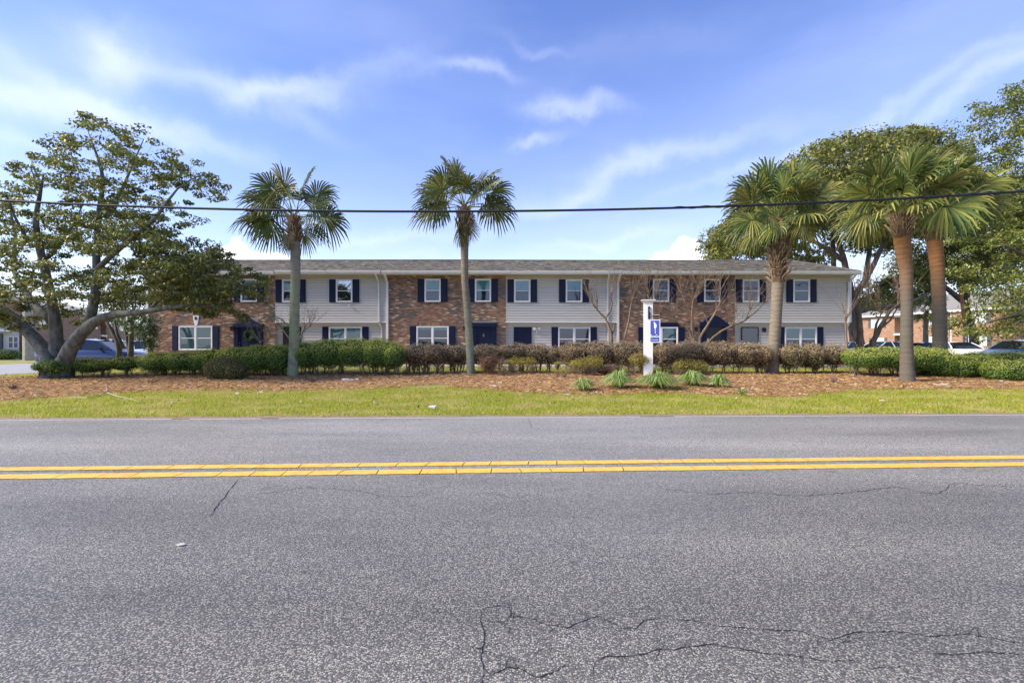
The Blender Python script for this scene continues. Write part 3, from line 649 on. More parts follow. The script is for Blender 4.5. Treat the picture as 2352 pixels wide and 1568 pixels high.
# windows
def window(x0, x1, y0, y1, Y, n, blinds, low=True, glass=None, head=None):
    """n double hung units; blinds: list of (fraction covered, material) per unit"""
    X0, X1, Z0, Z1 = rect(x0, x1, y0, y1, Y); yw = Y-.012
    m = MB(); fw = .055; d = .055
    m.box(X0, X0+fw, yw-d, yw, Z0, Z1); m.box(X1-fw, X1, yw-d, yw, Z0, Z1); m.box(X0+fw, X1-fw, yw-d, yw, Z1-fw, Z1); m.box(X0+fw, X1-fw, yw-d-.015, yw, Z0, Z0+fw*.9)
    uw = (X1-X0-2*fw)/n
    for k in range(1, n): m.box(X0+fw+uw*k-.04, X0+fw+uw*k+.04, yw-d+.004, yw, Z0+fw*.9, Z1-fw)
    fr = build_in(m, 'window', TRIM, bld)
    for k in range(n):
        a = X0+fw+uw*k+(.04 if k else 0); b = X0+fw+uw*(k+1)-(.04 if k < n-1 else 0); zm = (Z0+Z1)/2
        s = MB(); t = .03
        for z0, z1, yy in ((zm-.02, Z1-fw, yw-.034), (Z0+fw*.9, zm+.02, yw-.028)):
            s.box(a, a+t, yy, yw-.004, z0, z1); s.box(b-t, b, yy, yw-.004, z0, z1); s.box(a+t, b-t, yy, yw-.004, z1-t, z1); s.box(a+t, b-t, yy+.002, yw-.004, z0, z0+t)
        s.build('sash', TRIM, fr)
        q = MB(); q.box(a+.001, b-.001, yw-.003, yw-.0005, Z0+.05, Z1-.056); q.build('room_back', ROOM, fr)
        fr_, bm = blinds[k % len(blinds)]
        if fr_ > 0:
            q = MB(); zt = Z1-fw-.004; zb = zt-(Z1-Z0-2*fw)*fr_; ns = max(3, int((zt-zb)/.05)); hh = (zt-zb)/ns
            for i in range(ns): q.box(a+t, b-t, yw-.012+(.0), yw-.006, zt-(i+1)*hh+.004, zt-i*hh)
            q.build('blind', bm, fr)
        for z0, z1 in ((zm+.01, Z1-fw-t), (Z0+fw*.9+t, zm-.01)):
            q = MB(); q.quad((a+t, yw-.022, z0), (b-t, yw-.022, z0), (b-t, yw-.022, z1), (a+t, yw-.022, z1)); q.build('pane', glass or GLASS, fr)
    return fr
def shutter(x0, x1, y0, y1, Y):
    X0, X1, Z0, Z1 = rect(x0+.4, x1-.4, y0, y1, Y); yw = Y-.022; m = MB(); m.box(X0, X1, yw-.03, yw, Z0, Z1); H = Z1-Z0
    for a, b in ((.04, .46), (.52, .95)):      # raised panels
        m.box(X0+.05, X1-.05, yw-.042, yw-.03, Z0+H*a, Z0+H*b)
    build_in(m, 'shutter', NAVY, bld)
ub = [(.48,BLIND),(.46,BLIND),(.5,BLIND),(.0,BLIND),(.5,BLIND),(.5,BLIND),(.46,BLIND2),(.5,BLIND),(.3,ROOM),(0,BLIND),(.45,ROOM),(.28,ROOM)]
for k, (a, b) in enumerate(UW):
    Y = YF; yy = (640.8, 693.3) if k not in (2,3,6,7,10,11) else (641.8, 694)
    window(a, b, *yy, Y, 1, [ub[k]], glass=GLASSB if k == 3 else None)
    lw = (16.2 if k not in (2,3,6,7,10,11) else 16)
    shutter(a-lw, a-.4, yy[0], yy[1]+.4, Y); shutter(b+.4, b+lw, yy[0], yy[1]+.4, Y)
LW = [(412,489,748.8,804,YF,[(1,BLIND2),(.96,BLIND)]),(756,832,750.3,805,YR,[(.52,BLIND)]),(957,1031,749,804,YF,[(.12,BLIND),(.14,BLIND)]),(1282,1355.6,751,806,YR,[(0,BLIND)]),(1481,1556.6,751,806,YF,[(.5,BLIND)]),(1801.5,1875,751,806,YR,[(.5,BLIND)])]
for a, b, y0, y1, Y, bl in LW:
    window(a, b, y0, y1, Y, 2, bl); shutter(a-15.6, a-.4, y0, y1+.4, Y); shutter(b+.4, b+15.6, y0, y1+.4, Y)
# navy header over the bay five window, keystone light plaque over the bay one window
X0, X1, Z0, Z1 = rect(1481,1557,741,750.5,YF); m = MB(); m.box(X0-.05, X1+.05, YF-.07, YF-.003, Z0, Z1); build_in(m, 'window_header', NAVY, bld)
m = MB(); zt, zb = fz(724.5,YF), fz(747,YF); m.prism([(BX(444),YF-.04,zt),(BX(457.6),YF-.04,zt),(BX(456.5),YF-.04,fz(735,YF)),(BX(453.5),YF-.04,zb),(BX(448.3),YF-.04,zb),(BX(445),YF-.04,fz(735,YF))],(0,.03,0)); ks = build_in(m, 'keystone', TRIM, bld)
m = MB(); c = Vector((BX(450.8), YF-.041, fz(731,YF))); m.prism([(c.x+.07*math.cos(q*R(30)), c.y-.012, c.z+.1*math.sin(q*R(30))) for q in range(12)], (0,.012,0)); m.build('oval_vent', BLK, ks)
# doors
def door(x0, x1, ytop, Y, mat, panels=True, label=None, storm=False):
    X0, X1, _, Z1 = rect(x0, x1, ytop, ytop+10, Y); Z0 = GZ+.03; yw = Y-.014
    m = MB(); m.box(X0, X0+.05, yw-.05, yw, Z0, Z1); m.box(X1-.05, X1, yw-.05, yw, Z0, Z1); m.box(X0+.05, X1-.05, yw-.05, yw, Z1-.05, Z1)
    fr = build_in(m, 'door', mat, bld)
    if label: fr['label'] = label
    m = MB(); m.box(X0+.05, X1-.05, yw-.022, yw-.002, Z0, Z1-.05); m.build('door_leaf', mat, fr)
    W_ = X1-X0-.1; H = Z1-.05-Z0
    for cx_ in (.10, .55):
        for za, zb in ((.08,.36),(.42,.74),(.80,.94)):
            m = MB(); a = X0+.05+W_*cx_; b = a+W_*.35; m.box(a, b, yw-.030, yw-.0225, Z0+H*za, Z0+H*zb); m.box(a+.025, b-.025, yw-.036, yw-.0302, Z0+H*za+.025, Z0+H*zb-.025); m.build('door_panel', mat, fr)
    m = MB(); q = Vector((X1-.13, yw-.05, Z0+.95)); m.tube([q+Vector((0,.03,0)), q], .015, 6); m.tube([q+Vector((0,-.0,0)), q+Vector((0,-.03,0))], [.02,.032], 8); m.build('door_knob', simple('brass', (.5,.38,.15), .3, metal=1), fr)
    if storm:
        m = MB(); m.quad((X0+.06, yw-.045, Z0+.02), (X1-.06, yw-.045, Z0+.02), (X1-.06, yw-.045, Z1-.06), (X0+.06, yw-.045, Z1-.06)); m.build('storm_glass', GLASS, fr)
    return fr
def surround(x0, x1, d0, d1, ytop, yhead, peak=None, arched=False):
    X0, X1, Zh, Zt = rect(x0, x1, yhead, ytop, YF); D0, D1 = BX(d0), BX(d1); yw = YF-.004
    for a, b in ((X0, D0), (D1, X1)):
        m = MB(); m.box(a, b, yw-.10, yw, GZ+.03, Zh); m.box(a-.02, b+.02, yw-.13, yw-.002, GZ+.03, GZ+.25); m.box(a-.02, b+.02, yw-.13, yw-.002, Zh-.12, Zh-.001)
        w3 = (b-a)/5
        for q in (1, 3): m.box(a+w3*q, a+w3*(q+1), yw-.112, yw-.101, GZ+.3, Zh-.16)
        build_in(m, 'pilaster', NAVY, bld)
    m = MB(); m.box(X0-.03, X1+.03, yw-.14, yw, Zh, Zt); m.box(X0-.07, X1+.07, yw-.2, yw-.001, Zt, Zt+.05)
    if peak:
        Zp = fz(peak, YF); n = 12; pts = []
        for k in range(n+1):
            t = k/n; xx_ = X0-.07+(X1-X0+.14)*t; pts.append((xx_, yw-.2, Zt+.05+(Zp-Zt-.05)*(math.sin(math.pi*t) if arched else 1-abs(2*t-1))))
        m.prism(pts, (0,.19,0)); 
    build_in(m, 'door_header', NAVY, bld)
surround(539, 605, 550, 596, 743.5, 751, peak=729); d1 = door(551, 595, 751, YF, NAVY, label='navy front door hung with a green wreath')
surround(1084.5, 1140, 1095, 1131, 741, 750); door(1095.5, 1130.5, 750, YF, NAVY, label='navy panelled front door with a small round knocker')
surround(1608, 1668, 1620, 1658, 740, 751, peak=725, arched=True); door(1620.5, 1657.5, 751, YF, BLK, label='black front door under an arched navy header')
door(651, 692, 750.3, YR, BLK, label='black side door behind the lichened palm trunk'); door(1180, 1221, 751, YR, NAVY, label='navy panelled back door in the siding beside the floodlight'); door(1701.5, 1741.5, 751, YR, BLK, storm=True, label='dark glazed storm door in the siding')
m = MB(); c = Vector((BX(1112), YF-.07, fz(770,YF))); m.tube([c+Vector((math.cos(R(a))*.05, 0, math.sin(R(a))*.06)) for a in range(50, 320, 20)], .009, 5); build_in(m, 'door_knocker', simple('old_brass', (.6,.5,.3), .35, metal=.6), bld)
m = MB(); m.box(BX(553), BX(555), YF-.032, YF-.017, GZ+.1, fz(757,YF)); build_in(m, 'sidelight_strip', simple('sidelight', (.45,.40,.38), .4), bld)
m = MB(); m.box(BX(1622.5), BX(1629), YF-.05, YF-.017, fz(789,YF), fz(777,YF)); build_in(m, 'door_notice', simple('pale_notice', (.55,.62,.68), .5), bld)
# wreath: a thing hung on the door
wr = empty('wreath', (BX(574), YF-.09, fz(770,YF)), 'round green leafy wreath hanging on the navy door under the pointed header', 'wreath')
n = 700; th = RN.uniform(0, 2*math.pi, n); c0 = np.array([BX(574), YF-.10, fz(770,YF)])
ctr = c0+np.stack([np.cos(th)*.22, np.zeros(n), np.sin(th)*.24], 1)+RN.normal(0, .035, (n, 3))*np.array([1,.6,1])
np_mesh('wreath_leaves', leaf_quads(ctr, RN.normal(0,1,(n,3)), .10, .4, .5), None, pick_cols(n, [(.05,.13,.04),(.10,.20,.05),(.03,.08,.03)], [3,2,2]), LEAF, wr, kind=None)
m = MB(); m.tube([c0+np.array([math.cos(R(a))*.22, 0, math.sin(R(a))*.24]) for a in range(0, 361, 20)], .02, 6); build_in(m, 'wreath_ring', BARKD, wr)
# wall lights, floodlight, cameras
def wall_light(x, y, Y, label):
    c = Vector((fx(x, Y), Y-.03, fz(y, Y))); m = MB(); m.box(c.x-.05, c.x+.05, c.y, c.y+.03, c.z-.10, c.z+.12); m.tube([c+Vector((0,0,.08)), c+Vector((0,-.10,.12)), c+Vector((0,-.16,.10))], .012, 5)
    b = MB(); q = c+Vector((0,-.16,0)); b.tube([q+Vector((0,0,.12)), q+Vector((0,0,.08)), q+Vector((0,0,-.10)), q+Vector((0,0,-.14))], [.02,.08,.055,.02], 6)
    o = build_in(m, 'wall_light', BLK, bld); b.build('lantern', BLK, o); b = MB(); b.tube([q+Vector((0,0,.06)), q+Vector((0,0,-.08))], [.06,.045], 6); 
wall_light(535, 754, YF, ''); wall_light(1067, 753, YF, ''); wall_light(1596.5, 755, YF, ''); wall_light(1753, 757.5, YR, '')
c = Vector((fx(1232.5,YR), YR-.02, fz(756,YR))); m = MB(); m.box(c.x-.06, c.x+.06, c.y-.04, c.y, c.z-.06, c.z+.06); fl = build_in(m, 'floodlight', TRIM, bld)
for s_ in (-1, 1):
    m = MB(); m.tube([c+Vector((s_*.04,-.05,.03)), c+Vector((s_*.10,-.08,.05))], .02, 6); m.tube([c+Vector((s_*.10,-.06,.06)), c+Vector((s_*.14,-.17,.02))], [.05,.085], 10); m.build('flood_head', TRIM, fl)
m = MB(); m.tube([c+Vector((0,-.05,-.04)), c+Vector((0,-.07,-.14)), c+Vector((0,-.10,-.17))], [.04,.05,.03], 8); m.build('camera_head', TRIM, fl)
c = Vector((BX(803), YF-.02, fz(701,YF))); m = MB(); m.tube([c, c+Vector((0,-.06,0))], .03, 8); m.tube([c+Vector((0,-.06,0)), c+Vector((.02,-.16,-.03))], [.06,.055], 10); build_in(m, 'security_camera', TRIM, bld)

# ------------------------------------------------------------ neighbours
BM2 = None
def brick_tex(name, cols):
    m, t = new_mat(name); n = t.nodes; l = t.links
    o = n.new('ShaderNodeOutputMaterial'); p = n.new('ShaderNodeBsdfPrincipled'); l.new(p.outputs[0], o.inputs[0]); p.inputs['Roughness'].default_value = .9
    tcn = n.new('ShaderNodeTexCoord'); mp = n.new('ShaderNodeMapping'); mp.inputs['Rotation'].default_value = (R(90), 0, 0); l.new(tcn.outputs['UV'], mp.inputs[0]); 
    b = n.new('ShaderNodeTexBrick'); l.new(tcn.outputs['UV'], b.inputs[0]); b.inputs['Scale'].default_value = 1; b.inputs['Brick Width'].default_value = .21; b.inputs['Row Height'].default_value = .0735; b.inputs['Mortar Size'].default_value = .006
    b.inputs['Color1'].default_value = (*cols[0],1); b.inputs['Color2'].default_value = (*cols[1],1); b.inputs['Mortar'].default_value = (*cols[2],1); b.inputs['Bias'].default_value = -.1
    nz = n.new('ShaderNodeTexNoise'); nz.inputs['Scale'].default_value = .8; nz.inputs['Detail'].default_value = 8; nz.inputs['Roughness'].default_value = .75; mp2 = n.new('ShaderNodeMapping'); mp2.inputs['Scale'].default_value = (1.5,6,1); l.new(tcn.outputs['UV'], mp2.inputs[0]); l.new(mp2.outputs[0], nz.inputs[0])
    mr_ = n.new('ShaderNodeMapRange'); l.new(nz.outputs[0], mr_.inputs[0]); mr_.inputs[1].default_value = .3; mr_.inputs[2].default_value = .7; mr_.inputs[3].default_value = .65; mr_.inputs[4].default_value = 1.5
    hv = n.new('ShaderNodeHueSaturation'); l.new(b.outputs['Color'], hv.inputs['Color']); l.new(mr_.outputs[0], hv.inputs['Value']); l.new(hv.outputs[0], p.inputs['Base Color'])
    bp = n.new('ShaderNodeBump'); bp.inputs['Distance'].default_value = .01; bp.inputs['Strength'].default_value = .4; l.new(b.outputs['Fac'], bp.inputs['Height']); bp.invert = True; l.new(bp.outputs[0], p.inputs['Normal'])
    return m
FARB = brick_tex('far_brick', ((.29,.15,.085),(.215,.11,.065),(.34,.29,.24))); ROOFG = simple('grey_roof', (.22,.21,.20), .95, .12, 12, .2); DSH = simple('grey_shutter', (.07,.075,.085), .5); TAN = simple('tan_roof', (.55,.50,.44), .9, .1, 5)
class Facade:
    """a wall along a straight line on the plan; x of the photo frame picks the place along it"""
    def __init__(s, a, b, inward):
        s.a = Vector((*a, 0)); s.b = Vector((*b, 0)); s.d = (s.b-s.a).normalized(); s.n = Vector((s.d.y, -s.d.x, 0))
        if s.n.dot(Vector((*inward, 0))) > 0: s.n = -s.n    # outward normal
    def hit(s, x):
        k = (x-CX)/F; t = (k*s.a.y-s.a.x)/(s.d.x-k*s.d.y); return s.a+s.d*t, t
    def rc(s, x0, x1, y0, y1):
        p, t0 = s.hit(x0); q, t1 = s.hit(x1); m_ = (p.y+q.y)/2
        return min(t0, t1), max(t0, t1), fz(y1, m_), fz(y0, m_)
    def box(s, mb, t0, t1, z0, z1, o0, o1):
        P = [s.a+s.d*t0+s.n*o0, s.a+s.d*t1+s.n*o0, s.a+s.d*t1+s.n*o1, s.a+s.d*t0+s.n*o1]
        i = len(mb.v); mb.v += [(p.x, p.y, z) for z in (z0, z1) for p in P]
        for q in ((0,1,2,3),(7,6,5,4),(0,4,5,1),(1,5,6,2),(2,6,7,3),(3,7,4,0)): mb.face(tuple(i+k for k in q))
def uv_wall(name, fc, segs, mat, parent, dp=9):
    """wall slab pieces (t0,t1,z0,z1,outset) with metric UVs"""
    me = bpy.data.meshes.new(name); V = []; Fc = []; UV = []
    for t0, t1, z0, z1, o in segs:
        for (ta, tb, oa, ob) in ((t0, t1, o, o), (t1, t1, o, o-dp), (t0, t0, o-dp, o)):
            p = fc.a+fc.d*ta+fc.n*oa; q = fc.a+fc.d*tb+fc.n*ob; i = len(V); V += [(p.x,p.y,z0),(q.x,q.y,z0),(q.x,q.y,z1),(p.x,p.y,z1)]; Fc.append((i,i+1,i+2,i+3))
            w = (p-q).length; UV += [(ta, z0),(ta+w, z0),(ta+w, z1),(ta, z1)]
    me.from_pydata(V, [], Fc); me.materials.append(mat); uv = me.uv_layers.new(name='UVMap'); uv.data.foreach_set('uv', [c for q in UV for c in q])
    o = bpy.data.objects.new(name, me); COL.objects.link(o); parent_keep(o, parent); return o
def far_window(fc, p, r, n, sh=(1,1), mat=BLIND2, dark=False):
    t0, t1, z0, z1 = r; m = MB(); f = .07; fc.box(m, t0, t1, z0, z1, 0, .03)
    w = build_in(m, 'window', TRIM, p); u_ = (t1-t0)/n
    for k in range(n):
        a, b = t0+u_*k+f, t0+u_*(k+1)-f*(.7 if k < n-1 else 1); zm = (z0+z1)/2
        for za, zb in ((z0+f, zm-.025), (zm+.025, z1-f)):
            m = MB(); fc.box(m, a, b, za, zb, .02, .034); m.build('pane', PANE if not dark else PANED, w)
    for s_, on in ((-1, sh[0]), (1, sh[1])):
        if on:
            wd = min(.38, (t1-t0)*.35); a = t0-wd-.03 if s_ < 0 else t1+.03; m = MB(); fc.box(m, a, a+wd, z0, z1, 0, .04); build_in(m, 'shutter', DSH, p)
PANE = simple('far_pane', (.42,.46,.46), .12, .2, 2); PANED = simple('far_dark_pane', (.05,.06,.08), .1, .2, 2)
def gable_roof(fc, t0, t1, ze, rise, depth, p, over=.5, mat=None):
    m = MB(); A = lambda t, o, z: tuple((fc.a+fc.d*t+fc.n*o).to_2d())+(z,)
    m.quad(A(t0-over, over, ze), A(t1+over, over, ze), A(t1+over, -depth/2, ze+rise), A(t0-over, -depth/2, ze+rise))
    m.quad(A(t1+over, -depth-over, ze), A(t0-over, -depth-over, ze), A(t0-over, -depth/2, ze+rise), A(t1+over, -depth/2, ze+rise))
    m.poly([A(t0-over+.3, over-.3, ze-.01), A(t0-over+.3, -depth/2, ze+rise-.05), A(t0-over+.3, -depth, ze-.01)]); m.poly([A(t1+over-.3, over-.3, ze-.01), A(t1+over-.3, -depth/2, ze+rise-.05), A(t1+over-.3, -depth, ze-.01)])
    r = build_in(m, 'roof', mat or ROOFG, p)
    m = MB(); fc.box(m, t0-over, t1+over, ze-.22, ze-.005, over-.06, over+.05); fc.box(m, t0-over, t1+over, ze-.23, ze-.19, -.1, over-.06); build_in(m, 'gutter', TRIM, p)
# right: brick block running away from us
fr = Facade((52.2,44.5), (47.5,70), (1,.1)); z_e = 5.25
rb = empty('apartment_building', (50, 57, .2), 'orange brick two storey block with grey roof beyond the parked cars on the right', 'building')
tL = fr.hit(1935)[1]; tR = -8.; b0, b1, _, _ = fr.rc(2054.7, 2097, 728, 800)
tA, tB = min(tL, tR), max(tL, tR)
uv_wall('brick_wall', fr, [(tA, b0, .1, z_e, 0), (b1, tB, .1, z_e, 0), (b0, b1, .1, z_e, -2.2), (tA, fr.hit(2189)[1], .1, z_e, .25)], FARB, rb)
gable_roof(fr, tA, tB, z_e+.1, 2.3, 9.5, rb)
m = MB(); fr.box(m, b0, b1, 2.62, 2.85, -2.2, .12); fr.box(m, b0, b1, z_e-.3, z_e, -2.2, .05); build_in(m, 'breezeway_slab', TRIM, rb)
m = MB(); fr.box(m, b0+.7, b0+1.6, .2, 2.3, -2.2, -2.15); fr.box(m, b0+.7, b0+1.6, 2.85, 4.9, -2.2, -2.15); build_in(m, 'door', BLK, rb)
for x0, x1, y0, y1, sh, k in ((1952,1965,735,755.5,(1,0),.0),(1952,1965,776.6,794,(1,0),0),(2001,2028,732,753,(1,1),0),(2003,2031,775.7,791,(1,1),0),(2134,2169,726.5,747,(1,1),0),(2134,2169,773,791,(1,1),0)):
    far_window(fr, rb, fr.rc(x0, x1, y0, y1), 2 if x1-x0 > 15 else 1, sh)
fo = Facade(tuple((fr.a+fr.n*.25).to_2d()), tuple((fr.b+fr.n*.25).to_2d()), (1,.1))
far_window(fo, rb, fo.rc(2219.7,2265.5,716,742.7), 2); far_window(fo, rb, fo.rc(2221,2267,771,794), 2)
far_window(fo, rb, fo.rc(2330,2380,706,738), 2)
t_ = fr.hit(2190)[1]; m = MB(); fr.box(m, t_+.05, t_+.17, .2, z_e-.1, .1, .2); build_in(m, 'downspout', TRIM, rb)
# left: brick block running away on the other side
fl_ = Facade((-42.6,41.9), (-61,73), (-1,-.5)); lb = empty('apartment_building', (-50, 55, .2), 'pinkish brick two storey block with white windows seen behind the leafy tree on the left', 'building')
tE = fl_.hit(352)[1]; c0_, c1_, _, _ = fl_.rc(231, 244, 740, 780)
uv_wall('brick_wall', fl_, [(0, c0_, .1, 5.2, 0), (c1_, tE, .1, 5.2, 0), (c0_, c1_, .1, 5.2, -2)], brick_tex('pink_brick', ((.33,.17,.11),(.26,.13,.085),(.38,.33,.29))), lb)
gable_roof(fl_, 0, tE, 5.25, 2.1, 10, lb, mat=TAN)
m = MB(); fl_.box(m, c0_, c1_, 2.55, 2.8, -2, .12); build_in(m, 'breezeway_slab', TRIM, lb); m = MB(); fl_.box(m, c0_+.1, c1_-.1, .2, 4.8, -2, -1.9); build_in(m, 'stair_opening', PANED, lb)
for x0, x1, y0, y1 in ((188,199,741,753),(216,223.5,735,755),(250,257,740,759),(188,199,777,786),(216,223.5,777,786),(250,257,778,787),(90,104,732,752),(275,282,745,760),(275,282,779,789)): far_window(fl_, lb, fl_.rc(x0, x1, y0, y1), 1, (0,0), dark=False)
t_ = fl_.hit(182)[1]; m = MB(); fl_.box(m, t_, t_+.15, .2, 5.1, .02, .12); build_in(m, 'downspout', TRIM, lb)
# low siding wing in front of it
fw_ = Facade((-62,41), (-42.7,41), (0,1)); wg = empty('siding_wing', (-50, 41, .2), 'low cream siding wing with a pale lean-to roof at the far left edge', 'building')
uv_wall('siding_wall', fw_, [(0, 19.2, .1, 2.9, 0)], SID, wg, .6)
m = MB(); m.quad((-62.3,40.4,2.75),(-42.4,40.4,2.75),(-42.4,41.9,3.5),(-62.3,41.9,3.5)); build_in(m, 'roof', TAN, wg); m = MB(); m.box(-62.3,-42.4,40.35,40.45,2.55,2.78); build_in(m, 'gutter', TRIM, wg)
for x0, x1 in ((19,43),(-30,-6)): far_window(fw_, wg, fw_.rc(x0, x1, 772, 800), 2, (0,0), dark=True)
m = MB(); m.box(fx(-1,41), fx(7,41), 40.9, 41, .2, 2.4); build_in(m, 'door', DSH, wg)
# ------------------------------------------------------------ woody plants
def skeleton_tree(limbs, clumps, twig_r=.012, seg=6, step=.35, wander=.12):
    """limbs: list of (points, radii). Each clump centre is joined to the nearest wood: returns MB with the wood."""
    mb = MB(); nodes = []
    for pts, rad in limbs:
        # densify and roughen
        P = []; Q = []
        for k in range(len(pts)-1):
            a, b = Vector(pts[k]), Vector(pts[k+1]); n = max(1, int((b-a).length/.4))
            for i in range(n):
                t = i/n; j = .0 if (k == 0 and i == 0) else .03
                P.append(a.lerp(b, t)+Vector([random.uniform(-j, j) for _ in range(3)])); Q.append(rad[k]+(rad[k+1]-rad[k])*t)
        P.append(Vector(pts[-1])); Q.append(rad[-1])
        if len(P) > 4:
            for _ in range(2): P = [P[0]]+[(P[i-1]+P[i]*2+P[i+1])/4 for i in range(1, len(P)-1)]+[P[-1]]
        mb.tube(P, Q, 9, jit=.06)
        nodes += [(p, r) for p, r in zip(P, Q)]
    NP = np.array([tuple(p) for p, r in nodes]); NR = [r for p, r in nodes]
    order = sorted(range(len(clumps)), key=lambda i: min(np.linalg.norm(NP-np.array(clumps[i]), axis=1)))
    for i in order:
        c = Vector(clumps[i]); d = np.linalg.norm(NP-np.array(clumps[i]), axis=1)
        k = int(np.argmin(d*(1+.6*(np.array(NR) > .12)))); a = Vector(NP[k]); L_ = (c-a).length
        if L_ < .05: continue
        r0 = min(NR[k]*.75, .012+.014*L_+twig_r); n = max(2, int(L_/step)); P = [a]; Q = [r0]
        for j in range(1, n+1):
            t = j/n; w = wander*L_*.25*math.sin(math.pi*t)
            P.append(a.lerp(c, t)+Vector((random.uniform(-w, w), random.uniform(-w, w), random.uniform(-w, w)+.12*L_*math.sin(math.pi*t)*(-1 if c.z > a.z else 1)*.3)))
            Q.append(r0+(twig_r*.5-r0)*t)
        mb.tube(P, Q, seg if r0 > .03 else 4, cap=False)
        NP = np.concatenate([NP, np.array([tuple(p) for p in P[1:]])]); NR += Q[1:]
    return mb
def clump_leaves(C, n, sp, size, aspect, pal, wts, flat=.55, droop=.2, jit=.22, up=.5):
    """leaves gathered around clump centres C"""
    C = np.array(C); k = len(C); idx = np.repeat(np.arange(k), n)
    s = RN.uniform(.6, 1.3, k)[:, None]*sp
    off = RN.normal(0, 1, (len(idx), 3)); off = unit(off)*RN.uniform(.25, 1, (len(idx), 1))**.6*s[idx]; off[:, 2] *= flat
    P = C[idx]+off; N_ = unit(off)*.7+np.array([0,0,up])
    cb = RN.uniform(.75, 1.25, k)[idx][:, None]
    return leaf_quads(P, N_, size, aspect, .55, droop), np.clip(pick_cols(len(P), pal, wts, jit)*cb, 0, 1)
def in_poly(x, y, poly):
    c = False; j = len(poly)-1
    for i in range(len(poly)):
        xi, yi = poly[i]; xj, yj = poly[j]
        if (yi > y) != (yj > y) and x < (xj-xi)*(y-yi)/(yj-yi)+xi: c = not c
        j = i
    return c
def fill_crown(poly, n, Y0, dY, mind=0., dens=None):
    """clump centres filling a volume whose outline at distance Y0 is poly; the volume is dY deep"""
    xs_ = [p[0] for p in poly]; ys_ = [p[1] for p in poly]; out = []; q = []
    cx_, cy_ = sum(xs_)/len(xs_), sum(ys_)/len(ys_); hw = (max(xs_)-min(xs_))/2
    tries = 0
    while len(out) < n and tries < n*60:
        tries += 1
        x, y = random.uniform(min(xs_), max(xs_)), random.uniform(min(ys_), max(ys_))
        if not in_poly(x, y, poly): continue
        if dens and random.random() > dens(x, y): continue
        rr = min(1, abs(x-cx_)/hw); D = dY*math.sqrt(max(.12, 1-rr*rr)); w = random.uniform(-D, D)
        X = (x-CX)*Y0/F; Z = CZ-(y-HY)*Y0/F; p = Vector((X, Y0+w, Z))
        if w < 0 and not in_poly(CX+F*X/(Y0+w), HY-F*(Z-CZ)/(Y0+w), poly): continue
        if mind and any((p-o).length < mind for o in out[-400:]): continue
        out.append(p)
    return out
MAGP = [(.12,.155,.03),(.065,.095,.02),(.22,.235,.045),(.36,.32,.06),(.15,.10,.03)]; MAGW = [4,3.5,2.5,1.2,.7]
# --- left: broad multi-stemmed tree
Yt = 17.6
def LP(x, y, dy=0): return px(x, y, Yt+dy)
lt = empty('broadleaf_tree', tuple(px(125, 868, Yt)), 'large wide evergreen tree with several leaning grey trunks at the left edge', 'tree')
limbs = [([LP(125,872),LP(120,840),LP(105,810,.1),(LP(70,765,.5)),LP(30,725,.8),LP(-30,690,1.2),LP(-110,640,1.8)],[0.510,0.319,0.228,0.205,0.167,0.129,0.076]),
    ([LP(128,872,.2),LP(130,830,.3),LP(128,780,.3),LP(126,740,.2),LP(120,690,.1),LP(100,600,-.2),LP(78,520,-.4),LP(90,450,-.8),LP(100,400,-1)],[0.468,0.251,0.205,0.198,0.152,0.129,0.099,0.061,0.023]),
    ([LP(135,872,.1),LP(150,825,-.1),LP(175,780,-.3),LP(205,742,-.5),LP(235,720,-.6),LP(290,722,-.9),LP(345,715,-1.1),LP(420,700,-1.3),LP(460,700,-1.4),LP(500,705,-1.2)],[0.468,0.251,0.220,0.190,0.152,0.106,0.091,0.068,0.046,0.023]),
    ([LP(205,742,-.4),LP(215,700,-.2),LP(222,640,0),LP(220,560,.2),LP(228,480,.3),LP(240,400,.2),LP(205,310,.2)],[0.182,0.160,0.129,0.114,0.091,0.061,0.023]),
    ([LP(240,500,.2),LP(280,440,.7),LP(300,380,.9),LP(330,320,1.0)],[0.084,0.061,0.038,0.015]),
    ([LP(120,740,.3),LP(85,705,.6),LP(40,650,1.2),LP(25,600,1.5),LP(40,540,1.6),LP(15,455,1.8)],[0.152,0.114,0.091,0.076,0.053,0.023]),
    ([LP(222,620,0),LP(280,565,-.6),LP(340,520,-1.1),LP(385,470,-1.3),LP(400,420,-1.3),LP(470,400,-1.2)],[0.099,0.084,0.068,0.046,0.030,0.015]),
    ([LP(70,560,-.4),LP(40,520,-.8),LP(10,440,-1)],[0.076,0.046,0.023]),
    ([LP(340,715,-1),LP(400,650,-.5),LP(470,620,0),LP(540,620,.3)],[0.061,0.046,0.030,0.015]),
    ([LP(100,600,0),LP(160,540,1.2),LP(190,470,1.6)],[0.076,0.046,0.023])]
up = [(15,440),(25,380),(60,345),(140,290),(150,250),(185,245),(215,275),(290,295),(370,290),(385,335),(450,385),(490,405),(470,445),(430,440),(400,455),(430,500),(440,560),(420,600),(330,560),(250,600),(200,540),(120,560),(0,580),(-60,520)]
low = [(-120,560),(0,500),(120,520),(260,480),(410,500),(450,545),(515,600),(575,640),(585,675),(540,690),(515,715),(490,738),(420,720),(330,690),(250,700),(190,690),(100,740),(0,760),(-120,740)]
def dn(x, y):
    return max(0.05, .62+1.3*noise.noise(Vector((x/70, y/38, 4.2))))
C = fill_crown(up, 320, Yt, 2.6, dens=dn)+fill_crown(low, 440, Yt, 2.9, dens=lambda x, y: dn(x, y)*.8)+fill_crown([(300,560),(430,545),(520,605),(582,650),(565,685),(490,722),(430,730),(350,690)], 170, Yt, 2.2)
wood = skeleton_tree(limbs, C); build_in(wood, 'trunk', BARK, lt, smooth=True)
